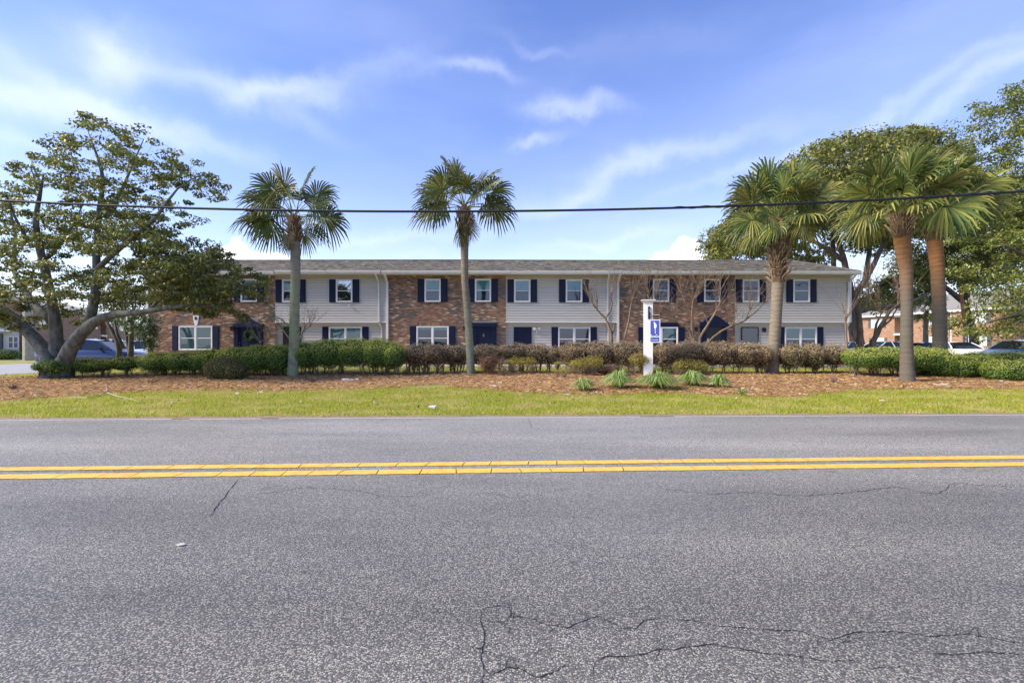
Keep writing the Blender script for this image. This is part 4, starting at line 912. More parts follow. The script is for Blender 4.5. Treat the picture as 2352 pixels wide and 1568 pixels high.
V, c = clump_leaves(C, 66, .34, .132, .5, MAGP, MAGW, flat=.42, droop=.1); np_mesh('crown', V, None, c, LEAF, lt)
# --- right: leafy tree whose trunk is outside the frame
Ym = 25.
def RP(x, y, Y=Ym, dy=0): return px(x, y, Y+dy)
rt = empty('broadleaf_tree', tuple(px(2440, 835, Ym)), 'tall glossy evergreen tree reaching in from the right edge', 'tree')
limbs = [([RP(2440,838),RP(2445,700),RP(2450,500),RP(2440,300)],[.4,.33,.25,.12]),([RP(2443,650),RP(2380,600,dy=-1),RP(2300,560,dy=-1.5)],[.15,.1,.04]),([RP(2443,720),RP(2350,720,dy=-.5),RP(2270,740,dy=-1)],[.14,.09,.03]),([RP(2443,400),RP(2390,330),RP(2330,280)],[.12,.08,.03])]
C = fill_crown([(2300,205),(2360,170),(2520,160),(2600,300),(2600,760),(2480,810),(2400,770),(2345,780),(2290,765),(2245,760),(2235,735),(2270,690),(2290,640),(2300,660),(2260,600),(2290,540),(2330,520),(2300,460),(2320,400),(2300,350),(2255,300)], 900, Ym, 3.6, dens=lambda x, y: .35+.8*(x > 2300)+.6*noise.noise(Vector((x/50, y/40, 1))))
build_in(skeleton_tree(limbs, C), 'trunk', BARKD, rt, smooth=True)
V, c = clump_leaves(C, 84, .62, .165, .5, [(.13,.17,.03),(.075,.11,.022),(.22,.24,.045),(.30,.27,.06)], [4,3,2.5,1.2], flat=.6); np_mesh('crown', V, None, c, LEAF, rt)
# --- right background: live oak mass behind the palms, and a second one
def oak(label, base, limbs, poly, n, Y0, dY, nl, sp, size, pal=None, dens=None, bark=BARKD, extra=None):
    t = empty('oak_tree', tuple(px(*base, Y0)), label, 'tree', None); C = fill_crown(poly, n, Y0, dY, dens=dens)
    if extra: C += fill_crown(extra, 120, Y0, dY*.7)
    build_in(skeleton_tree([([px(x, y, Y0+d) for x, y, d in P], r) for P, r in limbs], C, twig_r=.02, step=.6), 'trunk', bark, t, smooth=True)
    V, c = clump_leaves(C, nl, sp, size, .55, pal or [(.15,.175,.04),(.09,.115,.028),(.24,.235,.055),(.32,.27,.07)], [4,3,2.4,1], flat=.6); np_mesh('crown', V, None, c, LEAFM, t); return t
oak('wide live oak with leaning dark limbs rising behind the right end of the roof', (1975, 812),
    [([(1972,812,0),(1965,760,0),(1950,715,0),(1955,680,0),(1940,600,0),(1915,520,0),(1890,450,0)],[.6,.42,.34,.30,.2,.14,.06]),([(1955,690,0),(1990,640,-1),(2030,560,-1.5),(2060,470,-1),(2070,400,0)],[.26,.2,.15,.1,.05]),([(1960,720,0),(2010,705,-1),(2080,700,-2),(2120,680,-2),(2180,650,-1)],[.2,.14,.11,.08,.04]),([(1940,600,0),(1880,560,1),(1820,530,2),(1740,520,1)],[.2,.15,.1,.05]),([(1915,620,2),(1912,540,2),(1925,470,2)],[.2,.16,.1]),([(1865,620,4),(1850,560,4),(1820,500,4)],[.2,.15,.08]),([(1985,650,2),(2000,560,2),(1975,470,2)],[.2,.16,.1]),([(1870,600,-1),(1800,575,-1),(1700,560,-1)],[.14,.09,.04])],
    [(1635,575),(1640,530),(1700,500),(1760,440),(1800,400),(1850,345),(1900,325),(1960,300),(2060,292),(2150,305),(2215,340),(2250,400),(2300,450),(2280,500),(2200,520),(2120,560),(2000,560),(1900,510),(1830,520),(1780,570),(1700,595),(1660,600)], 860, 37, 5.5, 80, 1.0, .27, dens=lambda x, y: .75+.9*noise.noise(Vector((x/60, y/45, 9))), extra=[(1640,590),(1640,540),(1690,510),(1750,480),(1840,500),(1850,560),(1900,600),(1840,600),(1780,585),(1700,595)])
oak('dense dark oak growing between the palms and the brick block', (2240, 812), [([(2240,812,0),(2235,760,0),(2215,700,0),(2230,620,0),(2250,540,0)],[.36,.3,.26,.2,.08]),([(2220,700,0),(2160,650,-1),(2100,640,-1)],[.25,.18,.06])],
    [(2080,600),(2120,560),(2200,520),(2290,440),(2352,400),(2420,500),(2400,560),(2340,610),(2310,665),(2240,650),(2180,645),(2130,690),(2050,710),(2000,715),(1985,680),(2040,640)], 520, 42, 5, 74, 1.0, .28, dens=lambda x, y: .7+1.1*noise.noise(Vector((x/55, y/40, 2))))
# far tree belt beyond the blocks: each tree its own thing
def far_tree(x, Y, h, w, n, label, bare=False):
    b = Vector((fx(x, Y), Y, .2)); t = empty('background_tree', tuple(b), label, 'tree', 'trees on the horizon')
    C = [b+Vector((random.gauss(0, w*.38), random.gauss(0, w*.3), h*(.45+.5*random.random()**.8))) for _ in range(n)]
    limbs = [([b, b+Vector((.1,0,h*.3)), b+Vector((.3,.2,h*.6)), b+Vector((.1,0,h*.8))],[.35,.28,.18,.05]),([b+Vector((.1,0,h*.3)), b+Vector((-w*.25,0,h*.55)), b+Vector((-w*.3,0,h*.8))],[.2,.12,.04]),([b+Vector((.1,0,h*.3)), b+Vector((w*.25,0,h*.5)), b+Vector((w*.35,0,h*.75))],[.2,.12,.04])]
    build_in(skeleton_tree(limbs, C, twig_r=.02, step=.8), 'trunk', TWIG if bare else BARKD, t, smooth=True)
    if not bare:
        V, c = clump_leaves(C, 40, 1.3, .42, .6, [(.08,.10,.03),(.05,.075,.022),(.13,.13,.05)], [3,3,2], flat=.7); np_mesh('crown', V, None, c, LEAFM, t)
for x, Y, h, w, n, lb_, br in ((2210,75,12,9,60,'bare twiggy tree above the grey roof left of the leaning pole',True),(2290,80,10,9,60,'bare twiggy tree above the grey roof right of the leaning pole',True),(2075,95,12,11,110,'distant rounded tree seen between the two right palm trunks',False),(1990,90,10,9,90,'distant tree just right of the long building',False),
    (300,70,10,9,90,'distant tree showing between the small trees and the building corner',False),(-40,95,10,10,90,'distant dark tree above the cream wing at the left edge',False),(2420,90,13,12,80,'distant tree past the right edge of the brick block',False)): far_tree(x, Y, h, w, n, lb_, br)
# small evergreen trees left of the building
def small_tree(x, ybase, Y, trunks, poly, n, label, pal=None, size=.11, bark=BARKD, nl=46, sp=.36):
    t = empty('small_tree', tuple(px(x, ybase, Y)), label, 'tree'); C = fill_crown(poly, n, Y, 1.1) if n else []
    build_in(skeleton_tree([([px(a, b, Y) for a, b in P], r) for P, r in trunks], C), 'trunk', bark, t, smooth=True)
    if n: V, c = clump_leaves(C, nl, sp, size, .5, pal or [(.06,.10,.025),(.10,.14,.03),(.035,.06,.02)], [3,2,2]); np_mesh('crown', V, None, c, LEAF, t)
small_tree(272, 832, 23.5, [([(272,834),(283,800),(270,775),(250,750),(235,725)],[.13,.12,.10,.08,.04]),([(283,800),(268,765),(262,735)],[.1,.07,.04])], [(225,735),(250,725),(285,728),(275,745),(240,748)], 14, 'slender twin-stemmed tree left of the building corner', nl=30)
small_tree(300, 832, 22.5, [([(300,834),(302,800),(300,760),(305,730)],[.14,.12,.1,.06]),([(300,834),(296,790),(285,750)],[.1,.09,.05])], [(288,735),(300,720),(336,722),(340,745),(338,790),(325,815),(312,790),(308,760),(290,755)], 60, 'dark bushy evergreen tree against the building corner')

# bare pruned crape myrtles: thick crooked limbs, knobs, then sprays of straight shoots
def shoots(mb, p, d, n, ln, r, spread, lev=1):
    for _ in range(n):
        dd = (d+Vector((random.gauss(0, spread), random.gauss(0, spread), random.gauss(0, spread*.5)))).normalized(); L_ = ln*random.uniform(.55, 1.15); P = [p]; q = p.copy(); cd = dd.copy()
        for k in range(5): cd = (cd+Vector((random.gauss(0,.07), random.gauss(0,.07), .05))).normalized(); q = q+cd*L_/5; P.append(q.copy())
        mb.tube(P, [r, r*.85, r*.7, r*.55, r*.4, r*.25], 4, cap=False)
        if lev > 0:
            for _k in range(random.randint(2, 4)):
                i = random.randint(2, 4); shoots(mb, P[i], (cd+Vector((random.gauss(0,.6), random.gauss(0,.5), .15))).normalized(), 1, ln*.42, r*.5, .3, lev-1)
def myrtle(label, base, Y, limbs, tips, ln=1.1, n=6, mat=MYRT, lev=1, spread=.28, r=.012, name='crape_myrtle'):
    t = empty(name, tuple(px(*base, Y)), label, 'tree'); mb = MB()
    for P, rr in limbs:
        pts = [px(a, b, Y)+Vector((0, (c[0] if c else 0), 0)) for a, b, *c in P]; Q = []; 
        for k in range(len(pts)-1):
            for i in range(4): Q.append(pts[k].lerp(pts[k+1], i/4)+Vector([random.uniform(-.012,.012) for _ in range(3)]))
        Q.append(pts[-1]); rad = np.interp(np.linspace(0, len(rr)-1, len(Q)), range(len(rr)), rr); mb.tube(Q, list(rad), 7, jit=.1)
    build_in(mb, 'trunk', mat, t, smooth=True); mb = MB()
    for x, y, *o in tips:
        p = px(x, y, Y); d = Vector((o[0] if o else 0, 0, 1)).normalized(); mb.tube([p-d*.06, p, p+d*.05], [.035,.05,.03], 7); shoots(mb, p, d, n, ln, r, spread, lev)
    build_in(mb, 'bare_twigs', mat, t); return t
myrtle('bare crape myrtle with reddish trunk in front of the centre right downspouts', (1404,834), 24.2, [([(1406,836),(1405,795),(1404,765),(1390,730),(1372,712),(1362,700)],[.10,.085,.075,.05,.04,.035]),([(1390,732),(1402,712),(1406,695),(1402,683)],[.05,.045,.04,.035]),([(1404,770),(1412,755),(1410,745)],[.04,.03,.02])], [(1362,700,-.25),(1402,682,.05),(1372,712,-.1)], ln=1.7, n=9, lev=1, spread=.2, r=.013)
myrtle('bare crape myrtle leaning right in front of the third brick section', (1424,834), 24.3, [([(1424,836),(1432,785),(1444,740),(1449,705),(1453,682)],[.07,.06,.05,.045,.04])], [(1453,682,.05),(1450,700,.3)], ln=1.4, n=9, lev=1, spread=.25, r=.012)
myrtle('spreading bare tree with pale forked limbs in front of the arched doorway', (1597,836), 22.8, [([(1600,838),(1594,790),(1590,755),(1589,715),(1592,690),(1606,672)],[.12,.08,.065,.05,.042,.035]),([(1598,800),(1582,757),(1550,735),(1516,728)],[.075,.055,.045,.035]),([(1589,712),(1575,697),(1568,680)],[.045,.035,.03]),([(1601,836),(1608,775),(1628,742),(1645,715),(1656,690),(1651,672)],[.1,.065,.055,.045,.04,.03]),([(1606,838),(1625,785),(1655,762),(1680,748),(1711,736),(1722,712)],[.10,.06,.05,.045,.04,.03]),([(1711,736),(1740,712),(1762,690)],[.035,.025,.015]),([(1628,745),(1618,722)],[.03,.015])],
    [(1516,728,-.5),(1568,680,-.15),(1606,671,.15),(1651,672,-.05),(1722,712,.1),(1762,690,.5),(1592,690,.1),(1680,748,.4),(1550,735,-.2),(1645,715,.4)], ln=1.6, n=9, lev=2, spread=.38, r=.013)
myrtle('pale bare young tree rising behind the white sign post', (1500,834), 23.6, [([(1500,836),(1498,760),(1496,700),(1488,676)],[.05,.045,.04,.03])], [(1488,678,-.3),(1495,685,.15)], ln=1.6, n=7, lev=2, spread=.33, r=.014, name='bare_tree')
myrtle('grey forked crape myrtle beside the right corner of the building', (1975,812), 27.5, [([(1976,820),(1974,795),(1976,760),(1972,720),(1970,698)],[.24,.20,.16,.14,.12]),([(1972,720),(1983,705),(1992,688)],[.09,.07,.05]),([(1974,800),(1962,775),(1950,745)],[.06,.04,.03]),([(1972,705),(1962,690)],[.08,.05])], [(1970,697),(1992,688,.2),(1962,690,-.2),(1950,745,-.2)], ln=2.6, n=7, lev=1, spread=.2, r=.022)
myrtle('grey leaning crape myrtle with two limbs right of the building corner', (1998,812), 28., [([(1996,822),(2005,785),(2020,755),(2042,715),(2062,700)],[.20,.16,.13,.09,.06]),([(2008,780),(2012,745),(2024,720)],[.09,.06,.04]),([(2020,755),(2045,735),(2070,690)],[.07,.05,.03])], [(2062,700,.4),(2024,720,0),(2070,690,.3)], ln=2.0, n=7, lev=1, spread=.3, r=.018)
myrtle('bare crape myrtle shoots hugging the white corner of the building', (1946,812), 25.4, [([(1945,836),(1945,800),(1943,760),(1941,722)],[.07,.06,.05,.05])], [(1941,722,-.25),(1943,735,.3)], ln=2.1, n=6, lev=0, spread=.2, r=.012)
myrtle('small lichened bare tree behind the left palm trunk', (690,836), 23.8, [([(680,838),(676,790),(668,752),(648,735),(628,722)],[.08,.06,.045,.03,.02]),([(676,790),(650,758),(620,772),(598,785)],[.04,.03,.02,.012]),([(680,800),(692,770),(700,752)],[.05,.04,.02]),([(676,770),(700,760),(712,748)],[.035,.025,.015])], [(628,722,-.6),(668,752,-.1),(700,752,.2),(712,748,.5),(650,758,-.5),(598,785,-.9),(620,772,-.3)], ln=1.0, n=8, lev=2, spread=.5, r=.011, mat=simple('lichened_twig', (.12,.12,.10), .85, .3, 9), name='bare_tree')

# ------------------------------------------------------------ hedges and shrubs
def lump_points(lumps, dens, expo=2.6):
    """points and normals on the outside of a union of rounded boxes (x,y,z,rx,ry,rz)"""
    A, B = [], []
    for i, (cx_, cy_, cz_, rx, ry, rz) in enumerate(lumps):
        area = 2*(rx*ry*4+rx*rz*4+ry*rz*4)*.55; n = int(area*dens)
        d = unit(RN.normal(0, 1, (n, 3))); k = (np.abs(d)**expo).sum(1)**(-1/expo); p = d*k[:, None]*np.array([rx, ry, rz])
        nn = np.sign(d)*np.abs(d)**(expo-1)/np.array([rx, ry, rz]); nn = unit(nn); P = p+np.array([cx_, cy_, cz_]); keep = np.ones(n, bool)
        for j, (a, b, c, ra, rb_, rc_) in enumerate(lumps):
            if j == i: continue
            q = (np.abs((P-np.array([a, b, c]))/np.array([ra, rb_, rc_]))**expo).sum(1); keep &= q > .92
        A.append(P[keep]); B.append(nn[keep])
    return np.concatenate(A), np.concatenate(B)
def blob_core(mb, l, k, expo=2.6, nu=14, nv=8):
    cx_, cy_, cz_, rx, ry, rz = l; i0 = len(mb.v)
    for a in range(nv+1):
        th = math.pi*a/nv
        for b in range(nu):
            ph = 2*math.pi*b/nu; d = Vector((math.sin(th)*math.cos(ph), math.sin(th)*math.sin(ph), math.cos(th)))
            q = (abs(d.x)**expo+abs(d.y)**expo+abs(d.z)**expo)**(-1/expo)*k*random.uniform(.93, 1.04)
            mb.v.append((cx_+d.x*q*rx, cy_+d.y*q*ry, cz_+d.z*q*rz))
    for a in range(nv):
        for b in range(nu): mb.face((i0+a*nu+b, i0+(a+1)*nu+b, i0+(a+1)*nu+(b+1) % nu, i0+a*nu+(b+1) % nu))
GRN = ([(.11,.20,.032),(.16,.27,.045),(.07,.14,.026),(.26,.34,.05)], [4,3,3,1.4]); OLV = ([(.13,.13,.03),(.18,.17,.04),(.08,.08,.025),(.20,.15,.06)], [3,2,2,1.5])
BRN = ([(.21,.14,.075),(.12,.10,.05),(.32,.23,.13),(.10,.115,.04),(.23,.10,.06),(.46,.37,.25)], [4,3,2.5,2.4,1.5,1.1]); RED = ([(.28,.12,.065),(.20,.10,.055),(.38,.19,.10),(.14,.12,.04)], [3,3,2,1]); YLW = ([(.36,.34,.05),(.28,.22,.07),(.18,.15,.05)], [4,2,2])
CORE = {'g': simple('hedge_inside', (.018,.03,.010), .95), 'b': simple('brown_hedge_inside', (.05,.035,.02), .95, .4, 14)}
def hedge(label, lumps_d, Y, depth, pal, size, dens=900, cat='hedge', name='hedge', core='g', stems=6, see=.84, rough=.03, expo=2.3, thick=.10, stem_r=.014, topcol=None, group=None, mat=None, coreon=True, up=.3):
    """lumps_d: (x, ytop, ybottom, half width px[, dy]) in the photo frame at distance Y"""
    s = Y/F; LU = []
    for q in lumps_d:
        x, yt, yb, hw = q[:4]; dy = q[4] if len(q) > 4 else 0; Yq = Y+dy; sq = Yq/F
        zt, zb = fz(yt-1, Yq), fz(yb+((3 if core == 'b' else 7) if cat == 'hedge' else 4), Yq); LU.append(((x-CX)*sq, Yq, (zt+zb)/2, hw*sq, depth, (zt-zb)/2))
    cxm = sum(l[0] for l in LU)/len(LU); g0 = G(cxm, Y); t = empty(name, (cxm, Y, g0), label, cat, group)
    P, Nn = lump_points(LU, dens, expo); n = len(P)
    nz = np.array([noise.noise(Vector((p[0]*3.1, p[1]*3.1, p[2]*3.1)))+.5*noise.noise(Vector((p[0]*8, p[1]*8, p[2]*8))) for p in P])
    P = P+Nn*(nz[:, None]*rough*2.2)-Nn*(RN.uniform(0, 1, (n, 1))**1.5)*thick+Nn*(RN.random((n, 1)) < .04)*RN.exponential(.05, (n, 1))
    gz = np.array([G(p[0], p[1]) for p in P]); ok = P[:, 2] > gz+.05; P, Nn = P[ok], Nn[ok]; n = len(P)
    c = pick_cols(n, *pal, .25)
    if topcol is not None:    # upward-facing leaves blend towards topcol
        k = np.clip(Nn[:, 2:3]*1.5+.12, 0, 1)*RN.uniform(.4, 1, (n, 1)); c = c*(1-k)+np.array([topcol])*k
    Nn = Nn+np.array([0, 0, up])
    np_mesh('foliage', leaf_quads(P, Nn, size, .5, .6), None, c, mat or LEAFM, t)
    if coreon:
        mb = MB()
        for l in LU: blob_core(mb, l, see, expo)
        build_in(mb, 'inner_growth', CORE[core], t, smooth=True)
    mb = MB()
    for l in LU:
        ph = (random.uniform(-.8,.2), random.uniform(-.1,.8))
        for _ in range(stems):
            x0 = l[0]+(ph[_ % 2]+random.gauss(0,.09))*l[3]; y0 = l[1]+random.uniform(-.5, .5)*l[4]; z0 = G(x0, y0)-.02; x1 = x0+random.uniform(-.35, .35)*l[3]; y1 = y0+random.uniform(-.3, .3)*l[4]
            m1 = Vector((x0*.6+x1*.4+random.uniform(-.05,.05), (y0+y1)/2, (z0+l[2])/2))
            mb.tube([(x0, y0, z0), tuple(m1), (x1, y1, l[2])], [stem_r*1.3, stem_r, stem_r*.6], 5, cap=False)
            for _k in range(6):
                a = Vector((x0, y0, z0)).lerp(m1, random.uniform(.2, .9)); b = a+Vector((random.uniform(-.3,.3), random.uniform(-.25,.25), random.uniform(.15,.4))); mb.tube([a, (a+b)/2+Vector((0,0,.03)), b], [stem_r*.5, stem_r*.35, stem_r*.2], 3, cap=False)
    build_in(mb, 'stems', TWIG if core == 'b' else BARKD, t)
    return t
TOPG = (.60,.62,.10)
hedge('small flat-topped dark green shrub at the foot of the big left tree', [(128,824,857,30),(105,830,850,18)], 17.4, .45, GRN, .05, 1500, 'shrub', 'shrub', stems=5)
hedge('second small green shrub from the big left tree', [(205,822,853,36),(235,826,848,24)], 18.0, .5, GRN, .05, 1500, 'shrub', 'shrub', stems=5, topcol=TOPG)
hedge('third small green shrub, nearest the long left hedge', [(285,820,848,30)], 18.4, .45, GRN, .05, 1500, 'shrub', 'shrub', stems=5, topcol=TOPG)
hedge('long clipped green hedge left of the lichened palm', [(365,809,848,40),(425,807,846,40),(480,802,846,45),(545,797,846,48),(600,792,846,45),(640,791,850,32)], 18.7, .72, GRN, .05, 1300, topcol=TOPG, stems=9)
hedge('rounded olive bush in front of the long left hedge', [(518,820,872,46),(545,830,870,28)], 17.2, .5, OLV, .045, 1500, 'shrub', 'shrub', stems=3)
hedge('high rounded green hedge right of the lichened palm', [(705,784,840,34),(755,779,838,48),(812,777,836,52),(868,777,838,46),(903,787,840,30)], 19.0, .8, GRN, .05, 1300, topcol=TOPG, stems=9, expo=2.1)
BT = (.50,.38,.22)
hedge('tall brown leaved bush just right of the green hedge', [(965,789,838,34),(992,788,836,30),(948,795,834,20)], 19.6, .6, BRN, .06, 1000, 'shrub', 'shrub', core='b', stems=8, see=.78, rough=.05, topcol=BT, thick=.16, stem_r=.018, expo=2.2)
hedge('brown hedge section immediately left of the second palm', [(1045,792,836,35),(1022,796,832,22)], 20.2, .6, BRN, .06, 1000, core='b', stems=8, see=.78, rough=.05, topcol=BT, thick=.16, stem_r=.018)
hedge('low brown hedge section immediately right of the second palm', [(1112,792,832,34),(1135,798,832,20)], 20.6, .6, BRN, .06, 1000, core='b', stems=8, see=.78, rough=.05, topcol=BT, thick=.16)
hedge('brown hedge section in front of the navy back door', [(1180,789,824,36),(1232,790,834,40),(1268,795,834,22)], 20.4, .65, BRN, .06, 1000, core='b', stems=7, see=.78, rough=.05, topcol=BT, thick=.16, stem_r=.02)
hedge('wide brown hedge section immediately left of the sign post', [(1318,786,838,38),(1372,783,840,46),(1432,784,840,44),(1468,787,838,22)], 20.2, .7, BRN, .06, 1000, core='b', stems=7, see=.8, rough=.05, topcol=BT, thick=.15)
hedge('long brown clipped hedge between the sign post and third palm', [(1530,788,842,32),(1585,784,838,46),(1650,785,838,48),(1712,788,840,46),(1750,790,842,24)], 20.0, .7, BRN, .06, 1000, core='b', stems=7, see=.8, rough=.05, topcol=BT, thick=.15)
hedge('brown and green clipped hedge at the right end of the building', [(1815,791,842,34),(1862,790,844,32),(1910,792,840,36)], 20.0, .7, ([(.13,.10,.05),(.09,.10,.03),(.22,.16,.09),(.06,.085,.025),(.32,.25,.16)], [3,3,2,3,.8]), .06, 1000, core='b', stems=8, see=.8, rough=.05, topcol=BT, thick=.15)
# smaller shrubs in front
hedge('rust brown twiggy bush right of the second palm base', [(1124,811,852,30)], 19.2, .45, RED, .045, 900, 'shrub', 'shrub', core='b', stems=14, see=.6, thick=.25, stem_r=.009)
hedge('thin brown upright shrub right of the rust brown bush', [(1152,822,858,14)], 18.6, .25, BRN, .045, 700, 'shrub', 'shrub', core='b', stems=10, see=.3, thick=.2, coreon=False, stem_r=.008)
hedge('yellow-topped twiggy bush below the navy back door', [(1198,820,838,36)], 19.4, .4, YLW, .045, 1500, 'shrub', 'shrub', core='b', stems=26, thick=.2, coreon=False, topcol=(.34,.30,.04), stem_r=.007)
hedge('little twiggy sapling with sparse yellow leaves left of the strap-leaved clumps', [(1293,842,858,24)], 17.6, .25, YLW, .04, 600, 'shrub', 'shrub', core='b', stems=12, thick=.2, coreon=False, stem_r=.007)
hedge('thin straggly bush behind the little yellow sapling', [(1300,825,840,30)], 19.4, .3, YLW, .04, 650, 'shrub', 'shrub', core='b', stems=14, thick=.2, coreon=False, stem_r=.007)
hedge('round olive shrub with grey stems left of the sign post', [(1362,817,842,24),(1335,823,842,26)], 18.8, .4, YLW, .045, 1600, 'shrub', 'shrub', core='b', stems=22, thick=.22, coreon=False, topcol=(.30,.24,.04), stem_r=.008)
hedge('low reddish shrub behind the left strap-leaved clumps', [(1410,836,856,34),(1385,840,856,22)], 18.9, .35, RED, .04, 900, 'shrub', 'shrub', core='b', stems=8, see=.7, thick=.15, stem_r=.007)
hedge('olive shrub half hidden by the white post', [(1470,811,836,26)], 18.9, .4, YLW, .045, 1500, 'shrub', 'shrub', core='b', stems=14, thick=.2, see=.6, topcol=(.27,.20,.04), stem_r=.008)
hedge('broad olive brown shrub right of the white post', [(1570,823,850,26),(1600,828,852,26)], 18.8, .4, YLW, .045, 1500, 'shrub', 'shrub', core='b', stems=14, thick=.2, see=.6, topcol=(.25,.20,.04), stem_r=.008)
def twiggy(label, x, y, w, h, n=26):
    b = gpt(x, y); t = empty('dry_plant', tuple(b), label, 'dead plant'); mb = MB()
    for _ in range(n):
        d = Vector((random.gauss(0,.5), random.gauss(0,.4), 1)).normalized(); p = b+Vector((random.uniform(-.06,.06), random.uniform(-.05,.05), -.01)); L_ = h*random.uniform(.5, 1.1); q = p+d*L_*.6; e = q+(d+Vector((random.gauss(0,.4),random.gauss(0,.3),0))).normalized()*L_*.45; mb.tube([p, q, e], [.006,.004,.002], 3, cap=False)
        for _k in range(2): f = p.lerp(q, random.uniform(.4, 1)); mb.tube([f, f+Vector((random.gauss(0,.4),random.gauss(0,.3),.7)).normalized()*L_*.35], [.003,.0015], 3, cap=False)
    build_in(mb, 'bare_twigs', TWIG, t); return t
twiggy('small dry twiggy plant in the mulch right of the first palm', 718, 880, .5, .34, 34); twiggy('dry twig tuft in the mulch left of the second palm', 962, 878, .3, .26, 18); twiggy('dry brown twiggy plant in the mulch right of the third palm', 1915, 882, .5, .40, 34); twiggy('dry tangled weed in the mulch at the far left', 30, 897, .6, .25, 40); twiggy('dry weed at the foot of the brown bush', 930, 860, .4, .3, 22)
# green hedges on the right
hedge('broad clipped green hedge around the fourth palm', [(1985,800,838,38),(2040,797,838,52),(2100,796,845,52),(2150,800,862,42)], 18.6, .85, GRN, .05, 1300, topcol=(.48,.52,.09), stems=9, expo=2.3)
hedge('rounded green hedge segment right of the broad hedge', [(2200,815,862,30),(2240,814,860,34)], 18.2, .7, GRN, .05, 1400, topcol=(.48,.52,.09), stems=7)
hedge('green hedge segment at the right edge, in front', [(2310,826,872,46),(2370,824,872,50),(2430,824,872,50)], 17.0, .6, GRN, .05, 1400, topcol=(.48,.52,.09), stems=7)
hedge('long green hedge behind the front segment at the right edge', [(2240,809,840,44),(2310,808,846,50),(2380,808,846,50)], 19.6, .6, GRN, .055, 1100, topcol=(.48,.52,.09), stems=6)
hedge('far small hedge beside the siding wing at the left edge', [(15,803,819,30),(-50,803,819,40)], 39.5, .6, GRN, .09, 350, stems=2); hedge('low far hedge at the foot of the right brick block', [(2165,803,811,30),(2200,800,811,20)], 44, .6, GRN, .10, 300, stems=2)
hedge('pair of low round shrubs below the right block windows', [(2235,797,806,14),(2290,797,806,16)], 46, .5, GRN, .10, 300, 'shrub', 'shrub', stems=2)
# strap-leaved clumps round the sign
def strap_clump(label, x, y, w, h, n):
    b = gpt(x, y); t = empty('strap_leaf_clump', tuple(b), label, 'plant', 'strap-leaved clumps around the sign post'); s = b.y/F; mb = MB()
    for _ in range(int(n*1.9)):
        az = random.uniform(0, 2*math.pi); rr = w*s*.62*random.uniform(.25, 1.1); hh = h*s*random.uniform(.5, .9)*(1.1-.45*rr/(w*s*.62)); d = Vector((math.cos(az), math.sin(az), 0)); sd_ = Vector((-d.y, d.x, 0)); wd = random.uniform(.009, .017)
        c = random.choice([(.24,.36,.08),(.38,.46,.14),(.14,.26,.05),(.56,.58,.30),(.20,.31,.07)]); mb.cur = tuple(q*random.uniform(.8, 1.2) for q in c)
        st_ = b+d*random.uniform(0,.08); pts = []
        for k in range(6):
            u_ = k/5; pts.append(st_+d*rr*(u_**1.25)+Vector((0, 0, hh*(math.sin(u_*2.25)/.99) if u_ < .7 else hh*(math.sin(.7*2.25)-(u_-.7)*1.7))))
        for k in range(5):
            wa, wb = wd*(1-k/6)**.5, wd*(1-(k+1)/5.2)**.5 if k < 4 else .0005; mb.quad(pts[k]-sd_*wa, pts[k]+sd_*wa, pts[k+1]+sd_*wb, pts[k+1]-sd_*wb)
    o = mb.build('strap_leaves', GRASS, None, tint=True); parent_keep(o, t); o['kind'] = 'stuff'
strap_clump('leftmost small strap-leaved clump', 1342, 899, 62, 40, 150); strap_clump('strap-leaved clump just left of the sign post', 1420, 893, 84, 52, 240); strap_clump('widest strap-leaved clump at the foot of the sign post', 1512, 894, 112, 52, 330); strap_clump('strap-leaved clump second from the right of the sign post row', 1592, 888, 86, 46, 240); strap_clump('rightmost full strap-leaved clump', 1650, 892, 58, 42, 160); strap_clump('tiny strap-leaved tuft on the mulch edge right of the others', 1702, 908, 30, 20, 60); strap_clump('thin upright green tuft behind the left clumps', 1432, 866, 22, 34, 40)
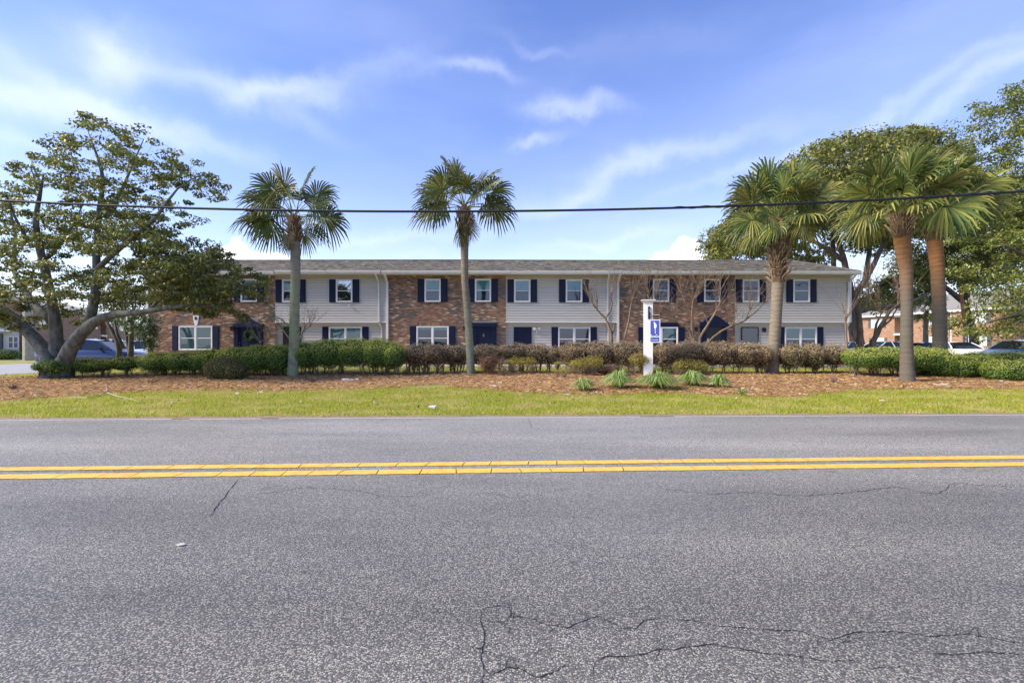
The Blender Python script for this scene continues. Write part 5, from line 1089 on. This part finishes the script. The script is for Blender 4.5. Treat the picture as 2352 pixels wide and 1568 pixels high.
# ------------------------------------------------------------ palms
def frond_mesh(el, seed, L=1.12, pet=.98, droop=.5, dead=False, roll=0., kf=1.0):
    """costapalmate fan: petiole, curved midrib, folded leaflets free at their tips"""
    rs = random.Random(seed); mb = MB(); P = [Vector((0,0,0))]; a = R(el); q = Vector((0,0,0)); n = 6
    for k in range(n): a -= R(1+droop*3.5); q = q+Vector((math.cos(a), 0, math.sin(a)))*pet/n; P.append(q.copy())
    mb.cur = (.20,.22,.05) if not dead else (.26,.19,.10)
    mb.tube(P, [.028,.022,.018,.016,.014,.013,.010], 5)
    t = (P[-1]-P[-2]).normalized(); S_ = Vector((0,1,0)); nr = S_.cross(t)*-1
    if nr.z < 0: nr = -nr
    S_ = Matrix.Rotation(R(roll), 3, t) @ S_; nr = Matrix.Rotation(R(roll), 3, t) @ nr
    nl = 28
    for i in range(nl):
        f = (i/(nl-1))*2-1; ang = f*R(118); o = P[-1]+t*(.22*(1-abs(f)))*L-nr*.06*(1-abs(f))**2
        d = (t*math.cos(ang)+S_*math.sin(ang)+nr*(.26*abs(f)-.08)).normalized(); ll = L*(.92-.25*abs(f)**2)*rs.uniform(.88, 1.08); w0 = math.radians(236/nl)*.56
        d = (d+Vector((rs.gauss(0,.02), rs.gauss(0,.02), rs.gauss(0,.02)))).normalized()
        g = rs.uniform(.85, 1.2); base = rs.choice([(.10,.14,.03),(.145,.175,.038),(.065,.10,.028),(.27,.26,.06)]) if not dead else rs.choice([(.20,.16,.08),(.13,.13,.05)]); mb.cur = tuple(c*g*kf for c in base)
        pts = []; ws = []
        for s in (.04, .48, .72, .9, 1.0):
            p = o+d*ll*s+Vector((0,0,-1))*((.12+droop*.40+rs.uniform(0,.30))*max(0, s-.5)**2*ll*2.6)+nr*(-.12*s*s*ll*abs(f)); pts.append(p); ws.append({.04:.012,.48:.48*w0*ll*.95,.72:.034,.9:.021,1.0:.003}[s])
        sd_ = nr.cross(d).normalized()
        for k in range(4):
            A_, B_ = pts[k], pts[k+1]; fo = nr*-.018 if k < 3 else nr*-.004; fa = fo if k else nr*-.003
            mb.quad(A_-sd_*ws[k], A_+fa, B_+fo, B_-sd_*ws[k+1]); mb.quad(A_+fa, A_+sd_*ws[k], B_+sd_*ws[k+1], B_+fo)
    o = mb.build('frond', FROND, tint=True); me = o.data; bpy.data.objects.remove(o); return me
FR = {}; FRK = {}
for e_ in (82, 60, 38, 14, -12, -45):
    FR[e_] = [frond_mesh(e_, e_*10+k, droop=[.1,.25,.4,.6,.9,.9][[82,60,38,14,-12,-45].index(e_)], roll=[58,-58,20][k]) for k in range(3)]
    FRK[e_] = [frond_mesh(e_, e_*10+k+500, droop=[.1,.25,.4,.6,.9,.9][[82,60,38,14,-12,-45].index(e_)]+.15, roll=[52,-60,12][k], kf=.72) for k in range(3)]
FRD = [frond_mesh(-60, 5, droop=.5, dead=True), frond_mesh(-40, 9, droop=.8, dead=True)]
m = MB()   # one cut leaf base, split like a wishbone
for s_ in (-1, 1):
    m.prism([(0, s_*.015-.012, 0), (0, s_*.015+.012, 0), (.05, s_*.05+.016, .14), (.11, s_*.03+.02, .30), (.125, s_*.03-.01, .30), (.06, s_*.05-.014, .14)], (.018, 0, -.004))
bo = m.build('leaf_base', BOOT); BOOTM = bo.data; bpy.data.objects.remove(bo)
def palm(label, track, rad, base_xy, boots, nboot, head, fronds, bark, scale=1.0, seed=1, Y=None, group='sabal palms in the bed', FS=None, boot_r=.26, bsc=1.0, dead=0):
    rs = random.Random(seed); b = gpt(*base_xy) if Y is None else px(*base_xy, Y); Y = b.y; t = empty('palm_tree', tuple(b), label, 'palm tree', group)
    P = [px(x, y, Y) for x, y in track]; P[0].z = b.z-.05; Rr = [r*Y/F for r in rad]; ZZ = []; Q = []; n = 0
    cum = [0]
    for a, c in zip(P[:-1], P[1:]): cum.append(cum[-1]+(c-a).length)
    m_ = int(cum[-1]/.055); 
    for k in range(m_+1):
        s = cum[-1]*k/m_; p = Vector([np.interp(s, cum, [q[i] for q in P]) for i in range(3)]); r = float(np.interp(s, cum, Rr)); ZZ.append(p); Q.append(r*(1+.035*math.sin(k*1.9+rs.random()))*(1+rs.uniform(-.02,.02)))
    for _ in range(3): ZZ = [ZZ[0]]+[(ZZ[i-1]+ZZ[i]*2+ZZ[i+1])/4 for i in range(1, len(ZZ)-1)]+[ZZ[-1]]
    mb = MB(); mb.tube(ZZ, Q, 14, jit=.025); build_in(mb, 'trunk', bark, t, smooth=True)
    # boots
    h0, h1 = px(*boots[0], Y), px(*boots[1], Y); H = px(*head, Y)
    core = MB(); core.tube([h0, h0.lerp(h1, .3), h0.lerp(h1, .8), h1, H], [boot_r*.72*scale, boot_r*.9*scale, boot_r*.9*scale, boot_r*.7*scale, boot_r*.3*scale], 12, jit=.12); build_in(core, 'fibre_collar', BOOTD, t)
    ax = (h1-h0); L_ = ax.length
    for k in range(nboot):
        f = (k+.5)/nboot; az = k*2.39996+rs.uniform(-.2,.2); o = bpy.data.objects.new('leaf_base', BOOTM); COL.objects.link(o); parent_keep(o, t)
        rr = boot_r*scale*(.72+.25*math.sin(min(1, f*1.4)*math.pi)); p = h0+ax*f*.95; d = Vector((math.cos(az), math.sin(az), 0)); o.location = p+d*rr*.80
        o.rotation_euler = (rs.uniform(-.3,.3), rs.uniform(-.1,.6), az); o.scale = [bsc*rs.uniform(.8,1.25)]*2+[bsc*rs.uniform(.7,1.2)]
    for k, (el, az, sc) in enumerate(fronds):
        ms = (FS or FR)[el]; o = bpy.data.objects.new('frond', ms[(k*2+k//3) % 3]); COL.objects.link(o); parent_keep(o, t)
        o.location = H+Vector((math.cos(R(az))*.08, math.sin(R(az))*.08, -.12*(el < 30))); o.rotation_euler = (rs.uniform(-.35,.35), rs.uniform(-.08,.08), R(az)); o.scale = (sc, sc*rs.uniform(.85,1.05), sc)
    for k in range(dead):
        o = bpy.data.objects.new('dead_frond', FRD[k % 2]); COL.objects.link(o); parent_keep(o, t); az = rs.uniform(0, 360); o.location = h0.lerp(h1, .6); o.rotation_euler = (rs.uniform(-.5,.5), 0, R(az)); o.scale = [.5]*3
    return t
def crown(n, seed, full=True, sc=1.0, lowest=-12):
    rs = random.Random(seed); out = []; lv = [82, 60, 38, 14]+([-12] if lowest < 0 else [])+([-45] if lowest < -20 else [])
    for k in range(n):
        f = k/n; i = min(len(lv)-1, int(f**.85*len(lv))); out.append((lv[i], k*137.5+rs.uniform(-12,12), sc*rs.uniform(.88, 1.08)*(1 if lv[i] > 20 else .9 if lv[i] > 0 else .66 if lv[i] > -20 else .45)))
    return out
# azimuth 0 = to the right, 180 = left, 270 = towards the camera
p1 = [(82,180,1.0),(82,10,1.0),(60,165,1.0),(60,200,.95),(60,20,.95),(60,100,.9),(38,172,1.05),(38,195,1.0),(38,150,.95),(14,168,1.02),(14,192,1.0),(14,180,.9),(14,6,.98),(38,352,.85),(14,345,.9),(-12,2,.7),(60,280,.8),(-45,352,.62),(-12,172,.8)]
palm('first palm from the left, lichened trunk, sparse crown with a gap on its right', [(672,868),(674,820),(676,780),(677,700),(679,620),(678,545),(676,500)], [12.5,11.5,11,10.5,10.5,11.5,11], (672,866), [(678,556),(675,497)], 34, (675,492), p1, PB_G, FS=FRK, scale=.95, seed=3, boot_r=.30, dead=2)
p2 = [(82,90,1.08),(82,160,1.05),(60,120,1.0),(60,60,1.0),(60,190,.95),(60,350,.98),(38,180,1.0),(38,0,1.0),(38,215,.95),(38,320,.95),(14,175,1.0),(14,5,1.0),(14,200,.95),(14,340,.95),(60,90,.9),(60,275,.7),(14,160,.8),(14,15,.8),(82,270,.9),(-45,200,.42),(-45,340,.42)]
palm('second palm from the left, leaning trunk, symmetrical fan crown', [(1082,862),(1080,820),(1078,780),(1073,700),(1068,650),(1067,600),(1067,545),(1068,500)], [9.8,9.2,8.8,8.5,8,8.2,10,11], (1082,860), [(1067,540),(1067,480)], 38, (1066,470), p2, PB_H, FS=FRK, scale=.95, seed=8, boot_r=.30, dead=5)
palm('third palm, its trunk head wrapped in split leaf bases, before the right building end', [(1772,860),(1775,830),(1779,780),(1784,700),(1787,645),(1787,580),(1786,520)], [15,13.5,12.5,12,13,17,18], (1772,858), [(1788,648),(1786,510)], 120, (1787,500), crown(36, 11, sc=1.2, lowest=-12), PB_B, 1.0, 12, boot_r=.36, bsc=1.15)
palm('fourth palm with the rusty ringed upper trunk nearest the road', [(2084,880),(2083,840),(2082,790),(2083,700),(2081,620),(2072,550),(2068,500)], [16,13.5,12.5,11.5,13,16.5,15], (2084,878), [(2070,545),(2068,490)], 40, (2068,482), crown(36, 21, sc=1.06, lowest=14), PB_O, .95, 22, boot_r=.36, bsc=1.1)
palm('fifth palm, rusty trunk rising from behind the broad hedge', [(2160,862),(2159,800),(2158,760),(2157,700),(2153,620),(2147,555),(2146,500)], [14.5,13.8,13.5,12.8,12.8,15,14], (2160,858), [(2147,552),(2146,495)], 44, (2148,474), crown(40, 31, sc=1.17, lowest=14), PB_O, 1.0, 32, boot_r=.40, bsc=1.15)
palm('small distant palm beside the right brick block', [(2124,812),(2126,780),(2126,740),(2128,722)], [6.5,5,4.5,5], (2124,812), [(2128,725),(2130,714)], 0, (2130,715), crown(22, 41, sc=.85, lowest=-45), PB_B, .8, 42, Y=42, group=None, boot_r=.2)

# ------------------------------------------------------------ sign post
pb = gpt(1488, 864); Ys = pb.y; s = Ys/F
sp_ = empty('sign_post', tuple(pb), 'square white wooden post with a moulded cap standing among the strap-leaved clumps', 'post')
WP = simple('white_post_paint', (.74,.74,.72), .5, .06, 2, .02, stretch=(1,1,.5)); rz = R(-14)
Rz = Matrix.Rotation(rz, 4, 'Z'); pcx = fx(1488.5, Ys); zt = fz(696, Ys); hw = 10.2*s
def rot_build(mb, name, mat, parent, smooth=False):
    c = Vector((pcx, Ys, 0)); mb.v = [tuple(c+(Rz @ (Vector(v)-c))) for v in mb.v]; return build_in(mb, name, mat, parent, smooth=smooth)
m = MB(); m.box(pcx-hw, pcx+hw, Ys-hw, Ys+hw, pb.z-.1, zt); rot_build(m, 'shaft', WP, sp_)
m = MB()
for z0, z1, w0, w1 in ((zt, zt+.03, hw+.015, hw+.02), (zt+.03, zt+.09, hw+.02, hw+.085), (zt+.09, zt+.115, hw+.10, hw+.10)):
    i = len(m.v)
    for z, w in ((z0, w0), (z1, w1)): m.v += [(pcx-w, Ys-w, z), (pcx+w, Ys-w, z), (pcx+w, Ys+w, z), (pcx-w, Ys+w, z)]
    for q in ((3,2,1,0),(4,5,6,7),(0,1,5,4),(1,2,6,5),(2,3,7,6),(3,0,4,7)): m.face(tuple(i+k for k in q))
rot_build(m, 'cap', WP, sp_)
# bracket reaches out from the right side of the post and a little towards us
BXo = pcx+hw*.98; d = Vector((math.cos(R(-8)), math.sin(R(-8)), 0)); IR = simple('black_iron', (.01,.01,.014), .4, .1, 10)
o0 = Vector((fx(1489.5, Ys-hw), Ys-hw-.03, 0)); zb = fz(727.5, Ys)
m = MB(); m.box(fx(1488.3,Ys-hw), fx(1491.8,Ys-hw), Ys-hw-.06, Ys-hw+.09, fz(732.5,Ys-hw), fz(704,Ys-hw)); bk = build_in(m, 'bracket', IR, sp_)
a = Vector((fx(1491, Ys-.25), Ys-.25, fz(727.5, Ys-.25))); e = Vector((fx(1518, Ys-.45), Ys-.45, fz(724, Ys-.45)))
m = MB(); m.tube([a, e], .014, 6); m.build('bracket_arm', IR, bk); 
m = MB(); m.tube([a+Vector((0,0,.28)), a+Vector((.07,-.03,.17)), a+Vector((.20,-.08,.06)), e+Vector((-.05,0,.02))], .009, 6); m.build('brace', simple('pale_iron', (.5,.5,.5), .4), bk)
def spiral(c, r, turns, w): return [c+Vector((math.cos(k*.5)*r*(1-k/(turns*13)), 0, math.sin(k*.5)*r*(1-k/(turns*13)))) for k in range(int(turns*12.6))]
m = MB(); m.tube(spiral(e+Vector((-.01,0,.06)), .055, 1.3, 1), .009, 5); m.tube(spiral(a+Vector((.02,-.02,.10)), .05, 1.3, 1), .010, 5); m.build('scroll', IR, bk)
# hanging sign
u0 = Vector((fx(1492.8, Ys-.30), Ys-.30, 0)); u1 = Vector((fx(1516.2, Ys-.50), Ys-.50, 0)); zt0 = fz(734.2, Ys-.4); zb0 = fz(786.5, Ys-.4); hx = (u1-u0); W_ = hx.length; hx.normalize(); nrm = Vector((hx.y, -hx.x, 0))
if nrm.y > 0: nrm = -nrm
sg = empty('hanging_sign', tuple((u0+u1)/2+Vector((0,0,zt0))), 'blue hanging sign with a white wading bird and white lettering, hung from the iron bracket', 'sign')
H_ = zt0-zb0; SC = Vector(sg.location)
def SPt(u, v, o=0.): return u0+hx*(W_*u)+nrm*o+Vector((0,0,zb0+H_*v))
BLUE = simple('blue_sign', (.028,.055,.30), .45, .08, 4); WS = simple('sign_white', (.78,.78,.76), .5)
m = MB(); m.prism([SPt(0,0,.012), SPt(1,0,.012), SPt(1,1,.012), SPt(0,1,.012)], -nrm*.024); build_in(m, 'sign_board', WS, sg)
for s_ in (1, -1):
    m = MB(); m.prism([SPt(.05,.025,.0125*s_), SPt(.95,.025,.0125*s_), SPt(.95,.975,.0125*s_), SPt(.05,.975,.0125*s_)], nrm*.0025*s_); build_in(m, 'blue_panel', BLUE, sg)
bird = [(.41,.93),(.45,.93),(.455,.885),(.47,.862),(.52,.855),(.60,.83),(.645,.78),(.66,.73),(.635,.68),(.61,.63),(.555,.645),(.55,.56),(.55,.46),(.575,.43),(.57,.405),(.50,.405),(.505,.44),(.515,.48),(.505,.62),(.45,.635),(.43,.69),(.42,.76),(.44,.80),(.455,.825),(.42,.815),(.385,.835),(.385,.862),(.42,.88)]
m = MB(); m.prism([SPt(a_, b_, .0165) for a_, b_ in bird], -nrm*.001); build_in(m, 'bird_emblem', WS, sg)
def text(body, u, v, size, parent, sx=1.0):
    c = bpy.data.curves.new('lettering', 'FONT'); c.body = body; c.size = size; c.align_x = 'CENTER'; c.extrude = .0006; c.offset = .0016 if size > .06 else .0004
    to = bpy.data.objects.new('lettering', c); COL.objects.link(to); bpy.context.view_layer.update()
    me = bpy.data.meshes.new_from_object(to.evaluated_get(bpy.context.evaluated_depsgraph_get())); bpy.data.objects.remove(to)
    o = bpy.data.objects.new('lettering', me); COL.objects.link(o); me.materials.clear(); me.materials.append(WS)
    p = SPt(u, v, .018); Mx = Matrix(((hx.x*sx, 0, nrm.x, p.x), (hx.y*sx, 0, nrm.y, p.y), (0, 1, 0, p.z), (0, 0, 0, 1)))
    me.transform(Mx); parent_keep(o, parent)
text('C', .13, .225, .155, sg, .62); text('harles', .37, .235, .098, sg, .66); text('C', .66, .225, .155, sg, .62); text('ove', .845, .235, .098, sg, .66); text('A Community', .5, .10, .050, sg, .95)
m = MB()
for q in (.12, .88): m.tube([SPt(q, 1, 0), SPt(q, 1.05, 0)], .006, 5)
build_in(m, 'hanger_loop', IR, sg)

# ------------------------------------------------------------ overhead cable, poles
Yc = 12.6; cp = np.polyfit([fx(x, Yc) for x in (0,525,780,1176,1640,1900,2352)], [fz(y, Yc) for y in (461,479,485,486.5,475,463,440)], 3)
q2 = np.polyfit([fx(x, Yc) for x in (0,525,1176,1900,2352)], [fz(y, Yc) for y in (461,479,486.5,463,440)], 2)
def cz(X): return float(np.polyval(cp, X)) if abs(X) < 14 else float(np.polyval(q2, X))+(float(np.polyval(cp, math.copysign(14, X)))-float(np.polyval(q2, math.copysign(14, X))))
cb = empty('overhead_cable', (0, Yc, cz(0)), 'thick black overhead cable crossing the whole view in front of the palms', 'cable'); CBM = simple('cable_jacket', (.006,.008,.014), .7, .2, 30)
m = MB(); m.tube([(x, Yc, cz(x)) for x in np.arange(-34, 34.1, .5)], .030, 8); build_in(m, 'cable_core', CBM, cb, smooth=True)
m = MB(); 
m.tube([(x, Yc+.020*math.cos(x*9), cz(x)+.020*math.sin(x*9)) for x in np.arange(4.2, 34, .08)], .024, 5); m.tube([(x, Yc+.012*math.cos(x*7), cz(x)+.012*math.sin(x*7)) for x in np.arange(-34, -4.5, .1)], .020, 5); build_in(m, 'twisted_wire', CBM, cb)
up_ = empty('utility_pole', (fx(2221,38), 38, .2), 'leaning rust-brown wooden pole in front of the right brick block', 'pole'); m = MB(); m.tube([px(2222,818,38), px(2215,740,38), px(2206,658,38)], [.14,.125,.11], 10); build_in(m, 'pole', simple('pole_wood', (.30,.12,.06), .85, .25, 6, .2, stretch=(1,1,.3)), up_)
m = MB(); m.box(fx(2217.5,37.8), fx(2219.5,37.8), 37.75, 37.85, fz(790,37.8), fz(772,37.8)); build_in(m, 'conduit', TRIM, up_)
up_ = empty('utility_pole', (fx(52,33), 33, .2), 'stout pale wooden pole standing behind the left tree trunks', 'pole'); m = MB(); m.tube([px(66,828,33), px(64,740,33), px(63,660,33)], [.30,.27,.22], 12); build_in(m, 'pole', simple('pale_pole', (.34,.33,.25), .85, .2, 5, .2), up_)

# ------------------------------------------------------------ cars
TYRE = simple('tyre', (.015,.015,.015), .9); RIM = simple('rim', (.45,.45,.47), .3, metal=.8)
def paint(name, c): return simple(name, c, .25, coat=1., spec=.5)
HL = simple('lamp_lens', (.7,.72,.75), .1); TL = simple('tail_lens', (.35,.01,.01), .15)
def car(label, mat, loc, yaw, L_=4.5, W_=1.8, H_=1.45, kind='sedan', group='cars parked beside the buildings'):
    t = empty('parked_car', loc, label, 'car', group); t.rotation_euler = (0, 0, R(yaw)); hw = W_/2
    if kind == 'hatch': sts = [(0,.30,.55,.62),(.10,.22,.72,.80),(.55,.2,.86,.93),(1.15,.2,.93,.97),(1.35,.2,.95,.99),(3.9,.2,.99,1.02),(4.3,.22,1.0,.98),(4.5,.35,.92,.90)]; gh = [(1.05,.97,.97),(1.75,.98,H_-.06),(2.4,.99,H_),(3.4,1.0,H_-.02),(4.05,1.0,H_-.16),(4.38,1.0,1.02)]
    else: sts = [(0,.30,.52,.60),(.10,.22,.66,.72),(.6,.2,.80,.86),(1.3,.2,.88,.92),(1.5,.2,.90,.94),(3.5,.2,.94,.97),(4.3,.22,.93,.96),(4.6,.38,.84,.84)]; gh = [(1.2,.92,.92),(2.0,.94,H_-.05),(2.5,.95,H_),(3.0,.95,H_-.02),(3.55,.96,H_-.22),(3.95,.96,.97)]
    k = L_/sts[-1][0]; m = MB(); rings = []
    for x, zb, zs, zt in sts:
        f = 1 if .3 < x < sts[-1][0]-.3 else .86; w = hw*f
        pr = [(0,zb),(w*.80,zb),(w*.96,zb+.10),(w,(zb+zs)*.5),(w*.985,zs-.03),(w*.90,zs+.02),(w*.5,zt),(0,zt)]; ring = []
        for y, z in pr: ring.append((x*k-L_/2, -y, z))
        for y, z in pr[::-1][1:-1]: ring.append((x*k-L_/2, y, z))
        i = len(m.v); m.v += ring; rings.append((i, len(ring)))
    for (a, n), (b, _) in zip(rings[:-1], rings[1:]):
        for q in range(n): m.face((a+q, a+(q+1) % n, b+(q+1) % n, b+q))
    m.face(tuple(range(rings[0][0], rings[0][0]+rings[0][1]))[::-1]); m.face(tuple(range(rings[-1][0], rings[-1][0]+rings[-1][1])))
    body = m.build('body', mat, t, smooth=True)
    # greenhouse: glass sides, painted roof skin and pillars
    g = MB(); rr = []
    for x, zb, zt in gh:
        wb = hw*.90; wt = hw*(.90-.26*(zt-zb)/(H_-.95)) if zt > zb else wb; i = len(g.v); g.v += [(x*k-L_/2, -wb, zb), (x*k-L_/2, -wt, zt), (x*k-L_/2, wt, zt), (x*k-L_/2, wb, zb)]; rr.append(i)
    for a, b in zip(rr[:-1], rr[1:]):
        for q in range(3): g.face((a+q, a+q+1, b+q+1, b+q))
    g.build('window_glass', CGLASS, t); g = MB()
    for j in range(1, len(gh)-2):
        a, b = rr[j], rr[j+1]; A_ = [Vector(g_v) for g_v in ()]
    def gp(j, s_, f=1.0, lift=.006):
        x, zb, zt = gh[j]; wb = hw*.90; wt = hw*(.90-.26*(zt-zb)/(H_-.95)) if zt > zb else wb; return Vector((x*k-L_/2, s_*(wb+(wt-wb)*f+lift), zb+(zt-zb)*f+lift))
    i1, i2 = 1, (4 if kind == 'hatch' else 3); n = 6
    for j in range(i1, i2):
        P = [gp(j, -1, .97), gp(j, -1, 1, .02), gp(j, 1, 1, .02), gp(j, 1, .97)]; Q = [gp(j+1, -1, .97), gp(j+1, -1, 1, .02), gp(j+1, 1, 1, .02), gp(j+1, 1, .97)]; mid = [(P[1]+P[2])/2+Vector((0,0,.035)), (Q[1]+Q[2])/2+Vector((0,0,.035))]
        for A_, B_, C_, D_ in ((P[0],P[1],Q[1],Q[0]),(P[1],mid[0],mid[1],Q[1]),(mid[0],P[2],Q[2],mid[1]),(P[2],P[3],Q[3],Q[2])): g.quad(A_, B_, C_, D_)
    g.build('roof_panel', mat, t, smooth=True)
    g = MB()
    for s_ in (-1, 1):
        g.tube([gp(0, s_, 0), gp(1, s_, 1)], .035, 5); g.tube([gp(len(gh)-1, s_, 0), gp(len(gh)-2, s_, 1)], .05, 5); g.tube([gp(2, s_, 1)-Vector((0,0,0)), Vector((gh[2][0]*k-L_/2+.1, s_*hw*.905, gh[2][1]))], .03, 5); g.tube([Vector((gh[0][0]*k-L_/2, s_*hw*.91, gh[0][1]+.01)), Vector((gh[-1][0]*k-L_/2, s_*hw*.91, gh[-1][1]+.01))], .012, 4)
        g.tube([gp(len(gh)-2, s_, 1), gp(i2, s_, 1)], .03, 5)
    g.build('pillars', mat, t)
    for x in (.85, sts[-1][0]-.95):
        for s_ in (-1, 1):
            w = MB(); c = Vector((x*k-L_/2, s_*(hw-.10), .32)); w.tube([c-Vector((0,.1,0)), c-Vector((0,.095,0)), c+Vector((0,.095,0)), c+Vector((0,.1,0))], [.27,.32,.32,.27], 20); wh = w.build('wheel', TYRE, t)
            w = MB(); c2 = c+Vector((0, s_*.085, 0)); w.tube([c2, c2+Vector((0, s_*.022, 0))], [.21,.19], 14); w.build('rim', RIM, wh)
    for s_ in (-1, 1):
        w = MB(); c = Vector((gh[0][0]*k-L_/2+.42, s_*(hw+.08), 1.02)); w.tube([c-Vector((0, s_*.14, .03)), c-Vector((0, s_*.02, 0))], .025, 5); w.box(c.x-.05, c.x+.07, c.y-.09, c.y+.09, c.z-.06, c.z+.07); w.build('door_mirror', BLK, t)
        w = MB(); w.box(-L_/2+.02, -L_/2+.28, min(s_*(hw*.55), s_*(hw*.84)), max(s_*(hw*.55), s_*(hw*.84)), .60, .71); w.build('headlight', HL, t)
        w = MB(); w.box(L_/2-.10, L_/2-.002, min(s_*(hw*.5), s_*(hw*.84)), max(s_*(hw*.5), s_*(hw*.84)), .72, .86); w.build('tail_light', TL, t)
    w = MB(); w.box(-L_/2-.012, -L_/2+.05, -.35, .35, .36, .48); w.build('grille', BLK, t); w = MB(); w.box(L_/2-.03, L_/2+.012, -.22, .22, .58, .70); w.build('number_plate', TRIM, t)
    for x in (.45, .60): w = MB(); w.box(-L_/2+L_*x, -L_/2+L_*x+.13, -hw-.012, -hw+.01, .74, .77); w.build('door_handle', mat, t)
    return t
# the car's nose is its -x end
car('dark blue parked car behind the trunks of the big left tree', paint('blue_paint', (.012,.03,.11)), (fx(203,25.3)+.0, 25.7, .22), 180+12, kind='hatch', H_=1.50)
car('pale car mostly hidden behind the small trees left of the building', paint('pale_blue_paint', (.45,.52,.56)), (fx(322,33), 33, .22), 150, kind='hatch', H_=1.5)
car('silver white sedan behind the broad hedge, left of the fourth palm', paint('silver_paint', (.62,.66,.70)), (fx(2030,33), 33.2, .24), 6, H_=1.42)
car('dark car roof showing between the fourth and fifth palms', paint('black_paint', (.02,.022,.03)), (fx(2115,37), 37, .24), 2, H_=1.36)
car('light grey car just right of the building corner', paint('grey_paint', (.45,.48,.52)), (fx(1952,35), 35.5, .24), 20, H_=1.42)
car('white sedan seen from its tail, right of the fifth palm', paint('white_paint', (.78,.78,.80)), (fx(2232,31), 32.2, .24), 180+70, H_=1.36)
car('blue-grey sedan at the right edge behind the hedges', paint('blue_grey_paint', (.12,.20,.38)), (fx(2345,29.5), 29.6, .24), 10, H_=1.48, kind='hatch')

# ------------------------------------------------------------ litter
LW_ = simple('pale_litter', (.7,.69,.66), .6); PW_ = simple('weathered_wood', (.50,.45,.38), .8, .2, 8)
def litter(name, label, x, y, pts, h, mat, cat, Y=None, z=None, up=.05):
    b = gpt(x, y) if z is None else Vector(((x-CX)*CZ/(y-HY), CZ*F/(y-HY), 0)); m = MB(); m.prism([(b.x+a, b.y+c, b.z+up+h*(.5 if i % 2 else 1)) for i, (a, c) in enumerate(pts)], (0,0,-h)); o = m.build(name, mat); return tag(o, label, cat)
litter('palm_sheath', 'curved pale dry palm sheath lying in the mulch right of the first palm', 803, 876, [(-.28,.02),(-.1,-.05),(.12,-.05),(.30,.06),(.24,.09),(.05,.03),(-.15,.05)], .05, LW_, 'debris')
litter('paper_scrap', 'crumpled white scrap of paper on the grass below the second palm', 993, 941, [(-.08,-.04),(.06,-.05),(.09,.03),(-.05,.06)], .04, LW_, 'litter', up=.06)
litter('pale_stone', 'flat pale stone lying on the asphalt at the left', 415, 1252, [(-.03,-.012),(.0,-.02),(.035,-.008),(.03,.012),(-.01,.02)], .006, PW_, 'stone', z=0, up=.006)
litter('palm_sheath', 'pale dry leaf sheath lying in the mulch right of the fourth palm', 2168, 888, [(-.22,.12),(-.1,.0),(.08,-.07),(.2,-.06),(.1,.02),(-.1,.12)], .05, PW_, 'debris')
litter('bark_scrap', 'grey bark scrap in the mulch left of the second palm', 1066, 861, [(-.12,-.01),(.02,-.03),(.13,.04),(.0,.03)], .03, PW_, 'debris'); litter('bark_scrap', 'long thin wood scrap on the mulch below the second palm', 1131, 890, [(-.12,.10),(.10,-.10),(.13,-.07),(-.08,.12)], .03, PW_, 'debris'); litter('bark_scrap', 'pale flat scrap on the grass edge left of the strap-leaved clumps', 1300, 910, [(-.12,-.02),(.1,-.02),(.1,.03),(-.1,.03)], .02, PW_, 'debris')
sp = []
for x, y, l_ in ((600,905,'small white scrap at the mulch edge, right one of the pair below the first hedge'),(545,909,'tiny pale scrap at the mulch edge, left one of the pair below the first hedge'),(1150,882,'small white fleck in the mulch right of the second palm'),(2300,880,'small pale scrap in the mulch near the right hedge'),(2025,925,'small white scrap on the right grass')):
    litter('paper_scrap', l_, x, y, [(-.05,-.02),(.04,-.03),(.05,.02),(-.03,.03)], .02, LW_, 'litter', up=.06)
br_ = empty('fallen_branch', tuple(gpt(245,913)), 'thin forked fallen branch lying at the grass edge on the left', 'branch'); m = MB()
g_ = lambda x, y, u=.05: gpt(x, y)+Vector((0,0,u)); m.tube([g_(168,916),g_(200,918),g_(228,912),g_(245,905,.1)], [.006,.012,.014,.012], 5); m.tube([g_(245,908,.08),g_(270,914),g_(300,921),g_(325,927)], [.012,.009,.006,.003], 5); m.tube([g_(245,905,.1),g_(243,893,.12)], [.01,.004], 5); build_in(m, 'stick', simple('dead_wood', (.42,.36,.28), .8, .2, 12), br_)
